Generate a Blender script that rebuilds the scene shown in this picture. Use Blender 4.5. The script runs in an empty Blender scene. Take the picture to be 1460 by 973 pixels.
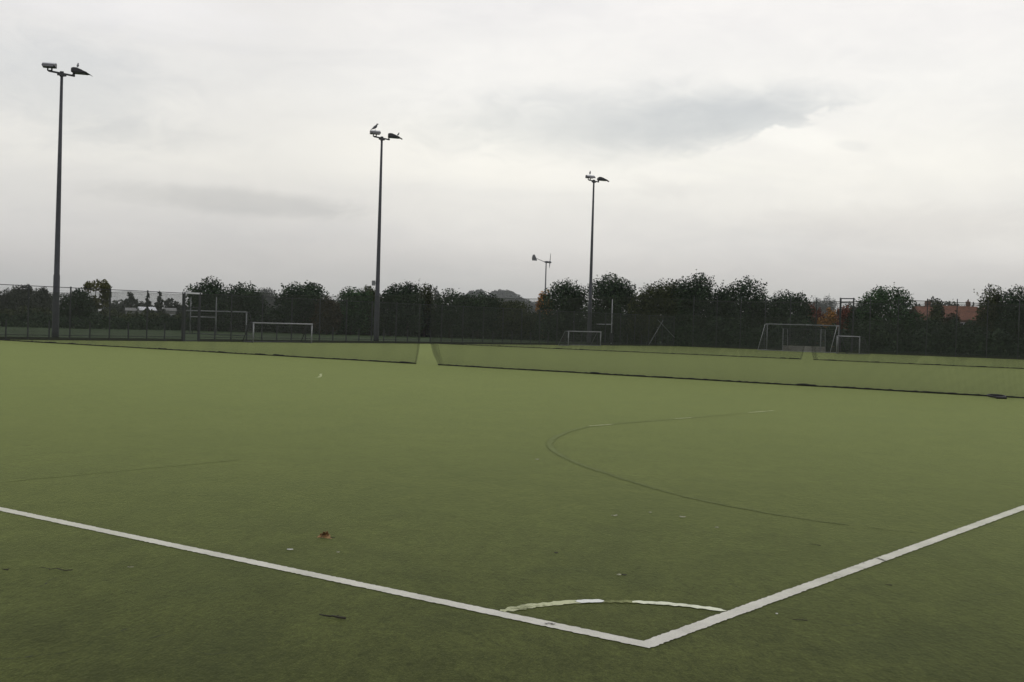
import bpy, math, random
import numpy as np
from mathutils import Vector, Matrix

random.seed(7)
scene = bpy.context.scene
col = scene.collection
R = math.radians

# ------------------------------------------------------------------ frame of the place
EYE = 1.52                       # camera height above the turf
FPX = 1752.8                     # focal length in photograph pixels (1460 wide)
PITCH, ROLL, PHI = 0.0125, 0.0297, 0.6508
_fw = np.array([0, math.cos(PITCH), -math.sin(PITCH)])
_up = np.array([0, math.sin(PITCH), math.cos(PITCH)])
_rt = np.array([1.0, 0, 0])
_c, _s = math.cos(ROLL), math.sin(ROLL)
CR, CU = _rt * _c + _up * _s, -_rt * _s + _up * _c
DA = Vector((-math.cos(PHI), math.sin(PHI), 0))      # along the near end line, away to the left
DB = Vector((math.sin(PHI), math.cos(PHI), 0))       # along the right side line, away
CORNER = Vector((0.691, 5.904, 0))


def W(a, b, z=0.0):
    """pitch coordinates (metres from the near corner) to world"""
    return CORNER + DA * a + DB * b + Vector((0, 0, z))


def ray(x, y):
    return _fw * FPX + CR * (x - 730) - CU * (y - 486.5)


def G(x, y, z=0.0):
    d = ray(x, y)
    p = np.array([0, 0, EYE]) + d * ((z - EYE) / d[2])
    return Vector(p)


def hz(x):
    return 442.9 + 0.02973 * x


def PX(x, Y, z=0.0):
    """point at distance Y on the bearing of photograph column x (measured near the horizon)"""
    d = ray(x, hz(x))
    return Vector((d[0] / d[1] * Y, Y, z))


def ZH(x, y, Y):
    """height of something seen at row y when it stands at distance Y"""
    return EYE + (hz(x) - y) * Y / FPX


# ------------------------------------------------------------------ materials
def new_mat(name):
    m = bpy.data.materials.new(name)
    m.use_nodes = True
    nt = m.node_tree
    b = nt.nodes['Principled BSDF']
    return m, nt, b


def N(nt, kind, **kw):
    n = nt.nodes.new(kind)
    for k, v in kw.items():
        setattr(n, k, v)
    return n


def noise(nt, scale, detail=4, rough=0.55, vec=None, dist=0.0):
    n = N(nt, 'ShaderNodeTexNoise')
    n.inputs['Scale'].default_value = scale
    n.inputs['Detail'].default_value = detail
    n.inputs['Roughness'].default_value = rough
    n.inputs['Distortion'].default_value = dist
    if vec is not None:
        nt.links.new(vec, n.inputs['Vector'])
    return n


def ramp(nt, fac, stops, interp='LINEAR'):
    r = N(nt, 'ShaderNodeValToRGB')
    r.color_ramp.interpolation = interp
    el = r.color_ramp.elements
    while len(el) < len(stops):
        el.new(0.5)
    for e, (p, c) in zip(el, stops):
        e.position = p
        e.color = (c[0], c[1], c[2], 1) if not isinstance(c, (int, float)) else (c, c, c, 1)
    nt.links.new(fac, r.inputs['Fac'])
    return r


def mix(nt, fac, a, b, blend='MIX'):
    n = N(nt, 'ShaderNodeMix', data_type='RGBA', blend_type=blend)
    for sock, v in ((n.inputs[0], fac), (n.inputs[6], a), (n.inputs[7], b)):
        if hasattr(v, 'is_linked'):
            nt.links.new(v, sock)
        elif isinstance(v, (int, float)):
            sock.default_value = v
        else:
            sock.default_value = (*v, 1)
    return n.outputs[2]


def math_node(nt, op, a, b=None, c=None, clamp=False):
    n = N(nt, 'ShaderNodeMath', operation=op, use_clamp=clamp)
    for i, v in enumerate((a, b, c)):
        if v is None:
            continue
        if hasattr(v, 'is_linked'):
            nt.links.new(v, n.inputs[i])
        else:
            n.inputs[i].default_value = v
    return n.outputs[0]


def simple(name, c, rough=0.6, metal=0.0, var=0.18, scale=6.0):
    m, nt, b = new_mat(name)
    tc = N(nt, 'ShaderNodeTexCoord')
    n = noise(nt, scale, 5, 0.6, tc.outputs['Object'])
    lo = tuple(x * (1 - var) for x in c)
    hi = tuple(min(1, x * (1 + var)) for x in c)
    r = ramp(nt, n.outputs['Fac'], [(0.3, lo), (0.7, hi)])
    nt.links.new(r.outputs['Color'], b.inputs['Base Color'])
    b.inputs['Roughness'].default_value = rough
    b.inputs['Metallic'].default_value = metal
    return m


def leaf_mat(name, ca, cb, cc=None):
    """leaves: clumps of lighter and darker leaf colour plus a different tone for each leaf"""
    m, nt, b = new_mat(name)
    tc = N(nt, 'ShaderNodeTexCoord')
    n = noise(nt, 0.75, 3, 0.5, tc.outputs['Object'])
    geo = N(nt, 'ShaderNodeNewGeometry')
    f = math_node(nt, 'MULTIPLY_ADD', geo.outputs['Random Per Island'], 0.45, math_node(nt, 'MULTIPLY', n.outputs['Fac'], 0.62))
    stops = [(0.25, ca), (0.62, cb)]
    if cc:
        stops.append((0.85, cc))
    r = ramp(nt, f, stops)
    nt.links.new(r.outputs['Color'], b.inputs['Base Color'])
    b.inputs['Roughness'].default_value = 0.75
    b.inputs['Specular IOR Level'].default_value = 0.12
    return m


M = {}
M['galv'] = simple('galvanised_steel', (0.050, 0.053, 0.060), 0.6, 0.2, 0.2, 3)
M['galv_dark'] = simple('dark_steel', (0.045, 0.047, 0.052), 0.55, 0.2)
M['lamp_lid'] = simple('lamp_lid_grey', (0.52, 0.53, 0.55), 0.5, 0.0, 0.1)
M['lamp_body'] = simple('lamp_body_black', (0.02, 0.02, 0.023), 0.5)
M['lamp_glass'] = simple('lamp_glass_dark', (0.03, 0.032, 0.036), 0.2)
M['fence'] = simple('fence_dark_coating', (0.020, 0.023, 0.027), 0.6)
M['fence_post'] = simple('fence_post_coating', (0.030, 0.033, 0.036), 0.6)
M['net'] = simple('net_cord_dark', (0.028, 0.036, 0.020), 0.8)
M['skirt'] = simple('net_foot_black', (0.012, 0.013, 0.010), 0.9)
M['white_metal'] = simple('weathered_white_paint', (0.46, 0.47, 0.46), 0.5, 0, 0.22, 2.5)
M['grey_metal'] = simple('dull_grey_paint', (0.19, 0.20, 0.20), 0.55, 0, 0.2, 2.5)
M['dull_white'] = simple('dull_white_paint', (0.32, 0.33, 0.33), 0.5, 0, 0.2, 2.5)
M['pale_metal'] = simple('bright_pale_paint', (0.62, 0.63, 0.64), 0.5, 0, 0.15, 2.5)
M['goal_net'] = simple('goal_net_cord', (0.12, 0.12, 0.12), 0.8)
M['board'] = simple('pale_backboard', (0.24, 0.235, 0.20), 0.7, 0, 0.3, 1.5)
M['kick'] = simple('kickboard_green_stain', (0.030, 0.036, 0.018), 0.8)
M['bark'] = simple('bark', (0.05, 0.042, 0.033), 0.9, 0, 0.4, 4)
M['bird_grey'] = simple('bird_feather_grey', (0.10, 0.10, 0.11), 0.7)
M['leaf_brown'] = simple('dead_leaf_brown', (0.25, 0.15, 0.06), 0.7, 0, 0.5, 40)
M['litter'] = simple('paper_scrap', (0.62, 0.62, 0.58), 0.6, 0, 0.12, 30)
M['litter_buff'] = simple('buff_scrap', (0.33, 0.33, 0.22), 0.7, 0, 0.2, 30)
M['twig'] = simple('dark_twig', (0.028, 0.024, 0.016), 0.85, 0, 0.4, 30)
M['rubber'] = simple('black_rubber', (0.012, 0.012, 0.012), 0.6)
M['brick'] = simple('brick_wall', (0.13, 0.07, 0.055), 0.85, 0, 0.25, 2)
M['roof_tile'] = simple('red_roof_tile', (0.15, 0.056, 0.030), 0.8, 0, 0.3, 1.5)
M['roof_pale'] = simple('pale_sheet_roof', (0.75, 0.76, 0.78), 0.35, 0, 0.06, 1)
M['wall_grey'] = simple('grey_render_wall', (0.20, 0.20, 0.19), 0.85, 0, 0.15, 1)
M['window'] = simple('window_glass', (0.04, 0.045, 0.05), 0.15)
M['turbine'] = simple('turbine_grey', (0.13, 0.135, 0.14), 0.5)

M['l_dark'] = leaf_mat('leaves_dark', (0.013, 0.021, 0.013), (0.035, 0.057, 0.030), (0.062, 0.096, 0.046))
M['l_green'] = leaf_mat('leaves_green', (0.014, 0.030, 0.014), (0.040, 0.080, 0.032), (0.062, 0.105, 0.042))
M['l_olive'] = leaf_mat('leaves_olive', (0.018, 0.024, 0.011), (0.052, 0.064, 0.026), (0.080, 0.092, 0.036))
M['l_brown'] = leaf_mat('leaves_brown', (0.024, 0.020, 0.012), (0.058, 0.046, 0.026), (0.085, 0.062, 0.035))
M['l_yellow'] = leaf_mat('leaves_yellowing', (0.045, 0.050, 0.018), (0.105, 0.105, 0.040), (0.14, 0.13, 0.055))
M['l_orange'] = leaf_mat('leaves_orange', (0.16, 0.08, 0.02), (0.42, 0.20, 0.05), (0.50, 0.27, 0.08))
M['l_red'] = leaf_mat('leaves_red', (0.07, 0.024, 0.018), (0.17, 0.052, 0.036), (0.21, 0.08, 0.05))
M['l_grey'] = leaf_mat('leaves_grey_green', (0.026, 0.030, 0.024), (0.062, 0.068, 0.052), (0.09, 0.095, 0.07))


def pile_sheen(b, k=1.0):
    """the upright fibres catch more sky light the flatter one looks along them"""
    b.inputs['Sheen Weight'].default_value = 0.62 * k
    b.inputs['Sheen Roughness'].default_value = 0.20
    b.inputs['Sheen Tint'].default_value = (0.65, 0.78, 0.26, 1)


def pile_bump(nt, b, n_small, n_pile):
    bump = N(nt, 'ShaderNodeBump')
    bump.inputs['Strength'].default_value = 0.34
    bump.inputs['Distance'].default_value = 0.012
    hsum = math_node(nt, 'ADD', math_node(nt, 'MULTIPLY', n_small.outputs['Fac'], 0.8), n_pile.outputs['Fac'])
    nt.links.new(hsum, bump.inputs['Height'])
    nt.links.new(bump.outputs['Normal'], b.inputs['Normal'])


def turf_mat():
    m, nt, b = new_mat('artificial_turf')
    tc = N(nt, 'ShaderNodeTexCoord')
    v = tc.outputs['Object']
    mp = N(nt, 'ShaderNodeMapping')
    mp.inputs['Scale'].default_value = (1.0, 0.40, 1.0)
    mp.inputs['Rotation'].default_value = (0, 0, R(9))
    nt.links.new(v, mp.inputs['Vector'])
    w = mp.outputs[0]
    n_big = noise(nt, 0.22, 4, 0.55, v)
    n_mid = noise(nt, 1.6, 5, 0.62, v, 0.6)
    n_small = noise(nt, 16, 5, 0.7, w, 0.4)
    n_fine = noise(nt, 110, 3, 0.75, w)
    n_pile = noise(nt, 42, 4, 0.75, w)
    # base pile colour
    c = ramp(nt, n_fine.outputs['Fac'], [(0.25, (0.030, 0.036, 0.0090)), (0.55, (0.056, 0.064, 0.0170)), (0.8, (0.084, 0.095, 0.027))]).outputs['Color']
    c = mix(nt, 0.9, c, ramp(nt, n_pile.outputs['Fac'], [(0.3, 0.74), (0.7, 1.24)]).outputs['Color'], 'MULTIPLY')
    c = mix(nt, 0.85, c, ramp(nt, n_mid.outputs['Fac'], [(0.32, 0.80), (0.5, 1.0), (0.68, 1.15)]).outputs['Color'], 'MULTIPLY')
    c = mix(nt, 0.8, c, ramp(nt, n_big.outputs['Fac'], [(0.3, (0.88, 0.90, 0.86)), (0.7, (1.10, 1.08, 1.12))]).outputs['Color'], 'MULTIPLY')
    n_tuft = noise(nt, 20, 5, 0.75, w, 0.8)
    c = mix(nt, 1.0, c, ramp(nt, n_tuft.outputs['Fac'], [(0.30, 0.68), (0.5, 1.0), (0.70, 1.30)]).outputs['Color'], 'MULTIPLY')
    n_patch = noise(nt, 5.0, 5, 0.65, w, 0.9)
    c = mix(nt, 1.0, c, ramp(nt, n_patch.outputs['Fac'], [(0.32, 0.80), (0.5, 1.0), (0.68, 1.16)]).outputs['Color'], 'MULTIPLY')
    # small dark scuffs of rubber crumb
    sc = math_node(nt, 'MULTIPLY', ramp(nt, n_small.outputs['Fac'], [(0.60, 0.0), (0.74, 1.0)]).outputs['Color'],
                   ramp(nt, n_mid.outputs['Fac'], [(0.45, 0.0), (0.62, 1.0)]).outputs['Color'])
    c = mix(nt, math_node(nt, 'MULTIPLY', sc, 0.85), c, (0.014, 0.016, 0.006))
    # damp algae film: broad darker stains outside the lines
    n_al = noise(nt, 0.55, 5, 0.6, v, 1.2)
    al = ramp(nt, n_al.outputs['Fac'], [(0.48, 0.0), (0.70, 0.38)]).outputs['Color']
    c = mix(nt, al, c, (0.027, 0.033, 0.012))
    # thin sand left on the surface, paler speckles
    n_sp = noise(nt, 60, 2, 0.5, v)
    c = mix(nt, math_node(nt, 'MULTIPLY', ramp(nt, n_sp.outputs['Fac'], [(0.70, 0.0), (0.78, 1.0)]).outputs['Color'], 0.35), c, (0.10, 0.10, 0.05))
    nt.links.new(c, b.inputs['Base Color'])
    b.inputs['Roughness'].default_value = 0.9
    b.inputs['Specular IOR Level'].default_value = 0.10
    pile_sheen(b)
    pile_bump(nt, b, n_small, n_pile)
    return m


def grass_mat():
    m, nt, b = new_mat('mown_grass')
    tc = N(nt, 'ShaderNodeTexCoord')
    v = tc.outputs['Object']
    a = noise(nt, 0.12, 4, 0.6, v)
    f = noise(nt, 9, 4, 0.7, v)
    c = ramp(nt, a.outputs['Fac'], [(0.3, (0.030, 0.052, 0.018)), (0.7, (0.043, 0.066, 0.024))]).outputs['Color']
    c = mix(nt, 0.8, c, ramp(nt, f.outputs['Fac'], [(0.3, 0.75), (0.7, 1.2)]).outputs['Color'], 'MULTIPLY')
    nt.links.new(c, b.inputs['Base Color'])
    b.inputs['Roughness'].default_value = 0.9
    b.inputs['Specular IOR Level'].default_value = 0.1
    return m


def paint_mat(name, paint, cover, sheen=1.0):
    """painted line on turf: cover 0..1 = how much of the pile still carries paint"""
    m, nt, b = new_mat(name)
    tc = N(nt, 'ShaderNodeTexCoord')
    v = tc.outputs['Object']
    n = noise(nt, 34, 6, 0.75, v)
    n2 = noise(nt, 3.2, 4, 0.65, v, 0.5)
    n3 = noise(nt, 120, 3, 0.7, v)
    s = math_node(nt, 'ADD', math_node(nt, 'MULTIPLY', n.outputs['Fac'], 0.5), math_node(nt, 'MULTIPLY', n2.outputs['Fac'], 0.5))
    t = 0.5 + (0.5 - cover) * 0.42
    f = ramp(nt, s, [(max(0, t - 0.07), 0.0), (min(1, t + 0.07), 1.0)]).outputs['Color']
    turf = ramp(nt, n3.outputs['Fac'], [(0.3, (0.040, 0.046, 0.013)), (0.7, (0.066, 0.074, 0.021))]).outputs['Color']
    pc = mix(nt, 0.7, paint, ramp(nt, n3.outputs['Fac'], [(0.3, 0.80), (0.7, 1.12)]).outputs['Color'], 'MULTIPLY')
    pc = mix(nt, 0.8, pc, ramp(nt, n2.outputs['Fac'], [(0.3, 0.76), (0.7, 1.10)]).outputs['Color'], 'MULTIPLY')
    c = mix(nt, f, turf, pc)
    nt.links.new(c, b.inputs['Base Color'])
    b.inputs['Roughness'].default_value = 0.85
    b.inputs['Specular IOR Level'].default_value = 0.15
    pile_sheen(b, sheen)
    pile_bump(nt, b, noise(nt, 16, 5, 0.7, v, 0.4), noise(nt, 42, 4, 0.75, v))
    return m


M['turf'] = turf_mat()
M['grass'] = grass_mat()
M['paint'] = paint_mat('white_line_pile', (0.61, 0.585, 0.535), 0.95)
M['paint_worn'] = paint_mat('worn_cream_paint', (0.50, 0.51, 0.33), 0.62)
M['paint_faint'] = paint_mat('faint_cream_paint', (0.25, 0.26, 0.12), 0.52)
M['paint_fresh'] = paint_mat('fresh_white_paint', (0.80, 0.81, 0.78), 1.2)
M['paint_chalk'] = paint_mat('chalky_paint', (0.74, 0.75, 0.60), 0.78)
M['ghost_dark'] = paint_mat('dark_painted_out_line', (0.040, 0.049, 0.015), 0.62, 0.975)
M['ghost_pale'] = paint_mat('pale_old_line', (0.080, 0.090, 0.034), 0.50, 1.03)
M['scuff'] = simple('scuff_dark', (0.09, 0.085, 0.075), 0.9, 0, 0.4, 40)


# ------------------------------------------------------------------ mesh helpers
class MB:
    def __init__(self):
        self.v, self.f = [], []

    def add(self, vs, fs):
        o = len(self.v)
        self.v += [tuple(x) for x in vs]
        self.f += [tuple(i + o for i in f) for f in fs]

    def tube(self, pts, rad, n=8, cap=True):
        pts = [Vector(p) for p in pts]
        if not isinstance(rad, (list, tuple)):
            rad = [rad] * len(pts)
        vs, fs = [], []
        ref = None
        for i, p in enumerate(pts):
            d = (pts[min(i + 1, len(pts) - 1)] - pts[max(i - 1, 0)])
            d = d.normalized() if d.length > 1e-9 else Vector((0, 0, 1))
            if ref is None:
                ref = Vector((0, 0, 1)) if abs(d.z) < 0.9 else Vector((1, 0, 0))
            a = (ref - d * ref.dot(d)).normalized()
            ref = a
            b2 = d.cross(a)
            for k in range(n):
                t = 2 * math.pi * k / n
                vs.append(p + (a * math.cos(t) + b2 * math.sin(t)) * rad[i])
        for i in range(len(pts) - 1):
            for k in range(n):
                fs.append((i * n + k, i * n + (k + 1) % n, (i + 1) * n + (k + 1) % n, (i + 1) * n + k))
        if cap:
            fs.append(tuple(range(n - 1, -1, -1)))
            fs.append(tuple((len(pts) - 1) * n + k for k in range(n)))
        self.add(vs, fs)

    def box(self, c, sx, sy, sz, rot=None):
        c = Vector(c)
        vs = []
        for x in (-1, 1):
            for y in (-1, 1):
                for z in (-1, 1):
                    p = Vector((x * sx / 2, y * sy / 2, z * sz / 2))
                    if rot is not None:
                        p = rot @ p
                    vs.append(c + p)
        self.add(vs, [(0, 1, 3, 2), (4, 6, 7, 5), (0, 4, 5, 1), (2, 3, 7, 6), (0, 2, 6, 4), (1, 5, 7, 3)])

    def beam(self, p, q, w, h):
        """square section bar from p to q"""
        p, q = Vector(p), Vector(q)
        d = (q - p).normalized()
        ref = Vector((0, 0, 1)) if abs(d.z) < 0.9 else Vector((1, 0, 0))
        a = (ref - d * ref.dot(d)).normalized()
        b2 = d.cross(a)
        vs = []
        for e in (p, q):
            for s, t in ((-1, -1), (1, -1), (1, 1), (-1, 1)):
                vs.append(e + b2 * s * w / 2 + a * t * h / 2)
        self.add(vs, [(0, 3, 2, 1), (4, 5, 6, 7), (0, 1, 5, 4), (1, 2, 6, 5), (2, 3, 7, 6), (3, 0, 4, 7)])

    def build(self, name, mat, parent=None, smooth=False, bevel=0.0):
        me = bpy.data.meshes.new(name)
        me.from_pydata(self.v, [], self.f)
        me.update()
        if smooth:
            me.polygons.foreach_set('use_smooth', [True] * len(me.polygons))
        me.materials.append(mat)
        o = bpy.data.objects.new(name, me)
        col.objects.link(o)
        if parent is not None:
            o.parent = parent
        if bevel > 0:
            md = o.modifiers.new('bevel', 'BEVEL')
            md.width = bevel
            md.segments = 2
            md.limit_method = 'ANGLE'
        return o


def np_mesh(name, verts, quads, mat, parent=None):
    me = bpy.data.meshes.new(name)
    nv, nf = len(verts), len(quads)
    k = quads.shape[1]
    me.vertices.add(nv)
    me.vertices.foreach_set('co', verts.astype(np.float32).ravel())
    me.loops.add(nf * k)
    me.polygons.add(nf)
    me.loops.foreach_set('vertex_index', quads.astype(np.int32).ravel())
    me.polygons.foreach_set('loop_start', np.arange(0, nf * k, k, dtype=np.int32))
    me.polygons.foreach_set('loop_total', np.full(nf, k, dtype=np.int32))
    me.update(calc_edges=True)
    me.validate()
    me.materials.append(mat)
    o = bpy.data.objects.new(name, me)
    col.objects.link(o)
    if parent is not None:
        o.parent = parent
    return o


def tag(o, label=None, cat=None, group=None, kind=None):
    if label:
        o['label'] = label
    if cat:
        o['category'] = cat
    if group:
        o['group'] = group
    if kind:
        o['kind'] = kind
    return o


def empty(name, loc, rz=0.0):
    o = bpy.data.objects.new(name, None)
    o.empty_display_size = 0.3
    o.location = loc
    o.rotation_euler = (0, 0, rz)
    col.objects.link(o)
    return o


def copy_tree(o, parent=None):
    c = o.copy()
    col.objects.link(c)
    c.parent = parent
    for ch in list(o.children):
        copy_tree(ch, c)
    return c


RZA = math.atan2(DA.y, DA.x)
RZB = math.atan2(DB.y, DB.x)


# ------------------------------------------------------------------ ground
def poly(name, pts, mat, kind='structure', z=None):
    mb = MB()
    if z is not None:
        pts = [(p[0], p[1], z) for p in pts]
    mb.add(pts, [tuple(range(len(pts)))])
    o = mb.build(name, mat)
    return tag(o, kind=kind)


poly('grass_field', [(-1500, -60, 0), (1500, -60, 0), (1500, 2600, 0), (-1500, 2600, 0)], M['grass'], z=-0.06)
# the carpet stands a little above the field
mb = MB()
tp = [W(-4.2, -14), W(56.98, -14), W(56.98, 99.62), W(-4.2, 99.62)]
mb.add(tp + [p - Vector((0, 0, 0.055)) for p in tp], [(0, 3, 2, 1), (0, 1, 5, 4), (1, 2, 6, 5), (2, 3, 7, 6), (3, 0, 4, 7)])
turf = tag(mb.build('turf', M['turf']), kind='structure')


def strip(name, path, width, mat, z=0.004, jit=0.004, step=0.05, wf=None, maxn=1400, fade=False):
    """a painted line on the carpet, slightly ragged at its edges"""
    pts = []
    for p, q in zip(path[:-1], path[1:]):
        p, q = Vector(p), Vector(q)
        n = max(1, int((q - p).length / step))
        for i in range(n):
            pts.append(p.lerp(q, i / n))
    pts.append(Vector(path[-1]))
    if len(pts) > maxn:
        k = len(pts) // maxn + 1
        pts = pts[::k] + [pts[-1]]
    vs = []
    rnd = random.Random(len(pts))
    for i, p in enumerate(pts):
        d = pts[min(i + 1, len(pts) - 1)] - pts[max(i - 1, 0)]
        if d.length < 1e-9:
            d = Vector((1, 0, 0))
        d.normalize()
        n = Vector((-d.y, d.x, 0))
        w = width * (wf(i / (len(pts) - 1)) if wf else 1)
        vs.append(p + n * (w / 2 + rnd.uniform(-jit, jit)) + Vector((0, 0, z)))
        vs.append(p - n * (w / 2 + rnd.uniform(-jit, jit)) + Vector((0, 0, z)))
    mb = MB()
    mb.add(vs, [(2 * i, 2 * i + 1, 2 * i + 3, 2 * i + 2) for i in range(len(pts) - 1)])
    return tag(mb.build(name, mat), kind='structure')


def bend(pts, n=14):
    """Catmull-Rom through points"""
    P = [Vector(pts[0])] + [Vector(p) for p in pts] + [Vector(pts[-1])]
    out = []
    for i in range(1, len(P) - 2):
        a, b, c, d = P[i - 1], P[i], P[i + 1], P[i + 2]
        for k in range(n):
            t = k / n
            out.append(0.5 * ((2 * b) + (c - a) * t + (2 * a - 5 * b + 4 * c - d) * t * t + (3 * b - a - 3 * c + d) * t ** 3))
    out.append(P[-2])
    return out


strip('end_line', [W(0.046, 0), W(6, 0), W(52, 0)], 0.098, M['paint'], 0.004, 0.005, 0.02, maxn=4000)
strip('side_line', [W(0, -0.049), W(0, 8), W(0, 92)], 0.092, M['paint'], 0.0045, 0.005, 0.02, maxn=6000)


def arc(name, a0, a1, mat, w, z, jit, r=0.922, step=0.015):
    n = max(2, int(abs(a1 - a0) * r / step))
    pts = [W(r * math.cos(a0 + (a1 - a0) * i / n), r * math.sin(a0 + (a1 - a0) * i / n)) for i in range(n + 1)]
    return strip(name, pts, w, mat, z, jit, 1.0, wf=lambda t: min(1, 0.35 + 6 * min(t, 1 - t)))


arc('corner_arc_worn', R(3.3), R(40), M['paint_worn'], 0.080, 0.004, 0.013, step=0.022)
arc('corner_arc_faint', R(38), R(58), M['paint_faint'], 0.06, 0.0048, 0.009, step=0.03)
arc('corner_arc_fresh', R(34.2), R(44.2), M['paint_fresh'], 0.074, 0.0065, 0.005, 0.924, step=0.02)
arc('corner_arc_chalk', R(54), R(87), M['paint_chalk'], 0.070, 0.0055, 0.011, 0.918, step=0.022)
# painted-out older markings
ghost = [W(0.2, 4.42), W(1.12, 4.39), W(2.26, 4.71), W(3.41, 5.37), W(5.1, 6.65), W(6.38, 8.14), W(7.26, 10.0), W(7.50, 11.2), W(7.48, 13.4), W(7.47, 16.2)]
strip('painted_out_curve', bend(ghost), 0.075, M['ghost_dark'], 0.004, 0.014, 0.06, wf=lambda t: min(1, 0.15 + 2.2 * t) * min(1, 0.3 + 5 * (1 - t)))
strip('old_side_line', [W(7.12, 0.7), W(7.2, 3.6)], 0.022, M['ghost_pale'], 0.003, 0.012, 0.06)
for b0, b1, w in ((10.75, 11.35, 0.045), (13.4, 13.95, 0.042), (16.2, 17.3, 0.06)):
    strip('old_line_flake', [W(7.5, b0), W(7.47, b1)], w, M['paint_worn'], 0.0055, 0.014, 0.05)
mk = [G(449, 538.6), G(453, 538.6), G(456, 537.6), G(457.5, 535.8), G(457.7, 533.5)]
strip('old_corner_mark', bend(mk, 5), 0.06, M['paint_worn'], 0.004, 0.02, 0.08)

# ------------------------------------------------------------------ floodlight poles
def make_floodlight():
    root = empty('floodlight_pole', (0, 0, 0))
    H = 14.78
    mb = MB()
    mb.tube([(0, 0, 0), (0, 0, 0.5), (0, 0, 3.6), (0, 0, 3.68), (0, 0, 9), (0, 0, H)], [0.20, 0.195, 0.175, 0.155, 0.118, 0.075], 14)
    mb.build('pole', M['galv'], root, True)
    mb = MB()
    mb.box((0, 0, 0.02), 0.62, 0.62, 0.04)
    for sx in (-1, 1):
        for sy in (-1, 1):
            mb.tube([(sx * 0.24, sy * 0.24, 0.04), (sx * 0.24, sy * 0.24, 0.11)], 0.025, 6)
    mb.build('base_plate', M['galv_dark'], root)
    d = DB
    mb = MB()
    mb.tube([(0, 0, H - 0.12), (0, 0, H + 0.16)], 0.11, 12)
    mb.build('pole_cap', M['galv_dark'], root, False)
    mb = MB()
    mb.beam(d * -0.80 + Vector((0, 0, H + 0.05)), d * 0.80 + Vector((0, 0, H + 0.05)), 0.09, 0.09)
    mb.beam(d * -0.24 + Vector((0, 0, H - 0.03)), d * 0.24 + Vector((0, 0, H - 0.03)), 0.17, 0.10)
    mb.build('crossarm', M['galv_dark'], root)
    for sgn, ang, tilt in ((-1, R(-76), R(1)), (1, R(6), R(2))):
        base = d * (0.74 * sgn) + Vector((0, 0, H + 0.10))
        rot = Matrix.Rotation(ang, 4, 'Z') @ Matrix.Rotation(tilt, 4, 'Y')
        T = Matrix.Translation(base) @ rot @ Matrix.Scale(0.82, 4)
        # bracket
        mb = MB()
        for yy in (-0.13, 0.13):
            mb.beam(T @ Vector((0.0, yy, -0.03)), T @ Vector((0.03, yy, 0.34)), 0.05, 0.07)
        mb.beam(T @ Vector((-0.02, -0.15, -0.02)), T @ Vector((-0.02, 0.15, -0.02)), 0.10, 0.06)
        mb.build('bracket', M['lamp_body'], root)
        # wedge housing: tall at the back, thin at the front lip
        prof = [(-0.10, 0.14), (-0.10, 0.41), (0.02, 0.455), (0.26, 0.445), (0.94, 0.215), (0.98, 0.14)]
        hw = 0.44
        vs, fs = [], []
        for y in (-hw, hw):
            for (x, z) in prof:
                vs.append(T @ Vector((x, y * (0.94 if x > 0.9 else 1), z)))
        n = len(prof)
        fs = [tuple(range(n - 1, -1, -1)), tuple(range(n, 2 * n))] + [(i, (i + 1) % n, n + (i + 1) % n, n + i) for i in range(n)]
        mb = MB()
        mb.add(vs, fs)
        fl = mb.build('lamp_housing', M['lamp_body'], root, False, 0.02)
        # lid skin, a few millimetres proud
        mb = MB()
        q = [(0.03, 0.472), (0.265, 0.462), (0.62, 0.342), (0.615, 0.331), (0.262, 0.451), (0.03, 0.461)]
        vs = [T @ Vector((x, y, z)) for y in (-hw * 0.95, hw * 0.95) for (x, z) in q]
        n = len(q)
        mb.add(vs, [tuple(range(n - 1, -1, -1)), tuple(range(n, 2 * n))] + [(i, (i + 1) % n, n + (i + 1) % n, n + i) for i in range(n)])
        mb.build('lid', M['lamp_lid'], fl)
        mb = MB()
        mb.box(T @ Vector((0.43, 0, 0.128)), 0.70, 0.57, 0.016, rot.to_3x3())
        mb.build('glass', M['lamp_glass'], fl)
        mb = MB()
        mb.box(T @ Vector((1.08, 0, 0.11)), 0.19, 0.57, 0.015, rot.to_3x3() @ Matrix.Rotation(R(28), 3, 'Y'))
        mb.build('visor', M['lamp_body'], fl)
    return root


POLES = [W(58.70, 33.95, -0.05), W(58.72, 59.74, -0.05), W(58.75, 87.49, -0.05)]
fl0 = make_floodlight()
GP = 'floodlight poles along the far side'
labels = ['nearest and tallest-looking floodlight pole at the left, one small bird on its right-hand lamp',
          'middle floodlight pole with a bird on each lamp and a box on its shaft',
          'farthest floodlight pole, standing by the small goal beneath the big dark tree']
for i, (P, L) in enumerate(zip(POLES, labels)):
    o = fl0 if i == 0 else copy_tree(fl0)
    o.location = P
    tag(o, L, 'floodlight', GP)
    if i == 1:
        mb = MB()
        mb.box((-0.30, -0.02, 4.35), 0.24, 0.22, 0.36)
        mb.beam((-0.2, -0.02, 4.35), (-0.1, 0, 4.35), 0.06, 0.06)
        mb.build('junction_box', M['grey_metal'], o, False, 0.01)


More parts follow.
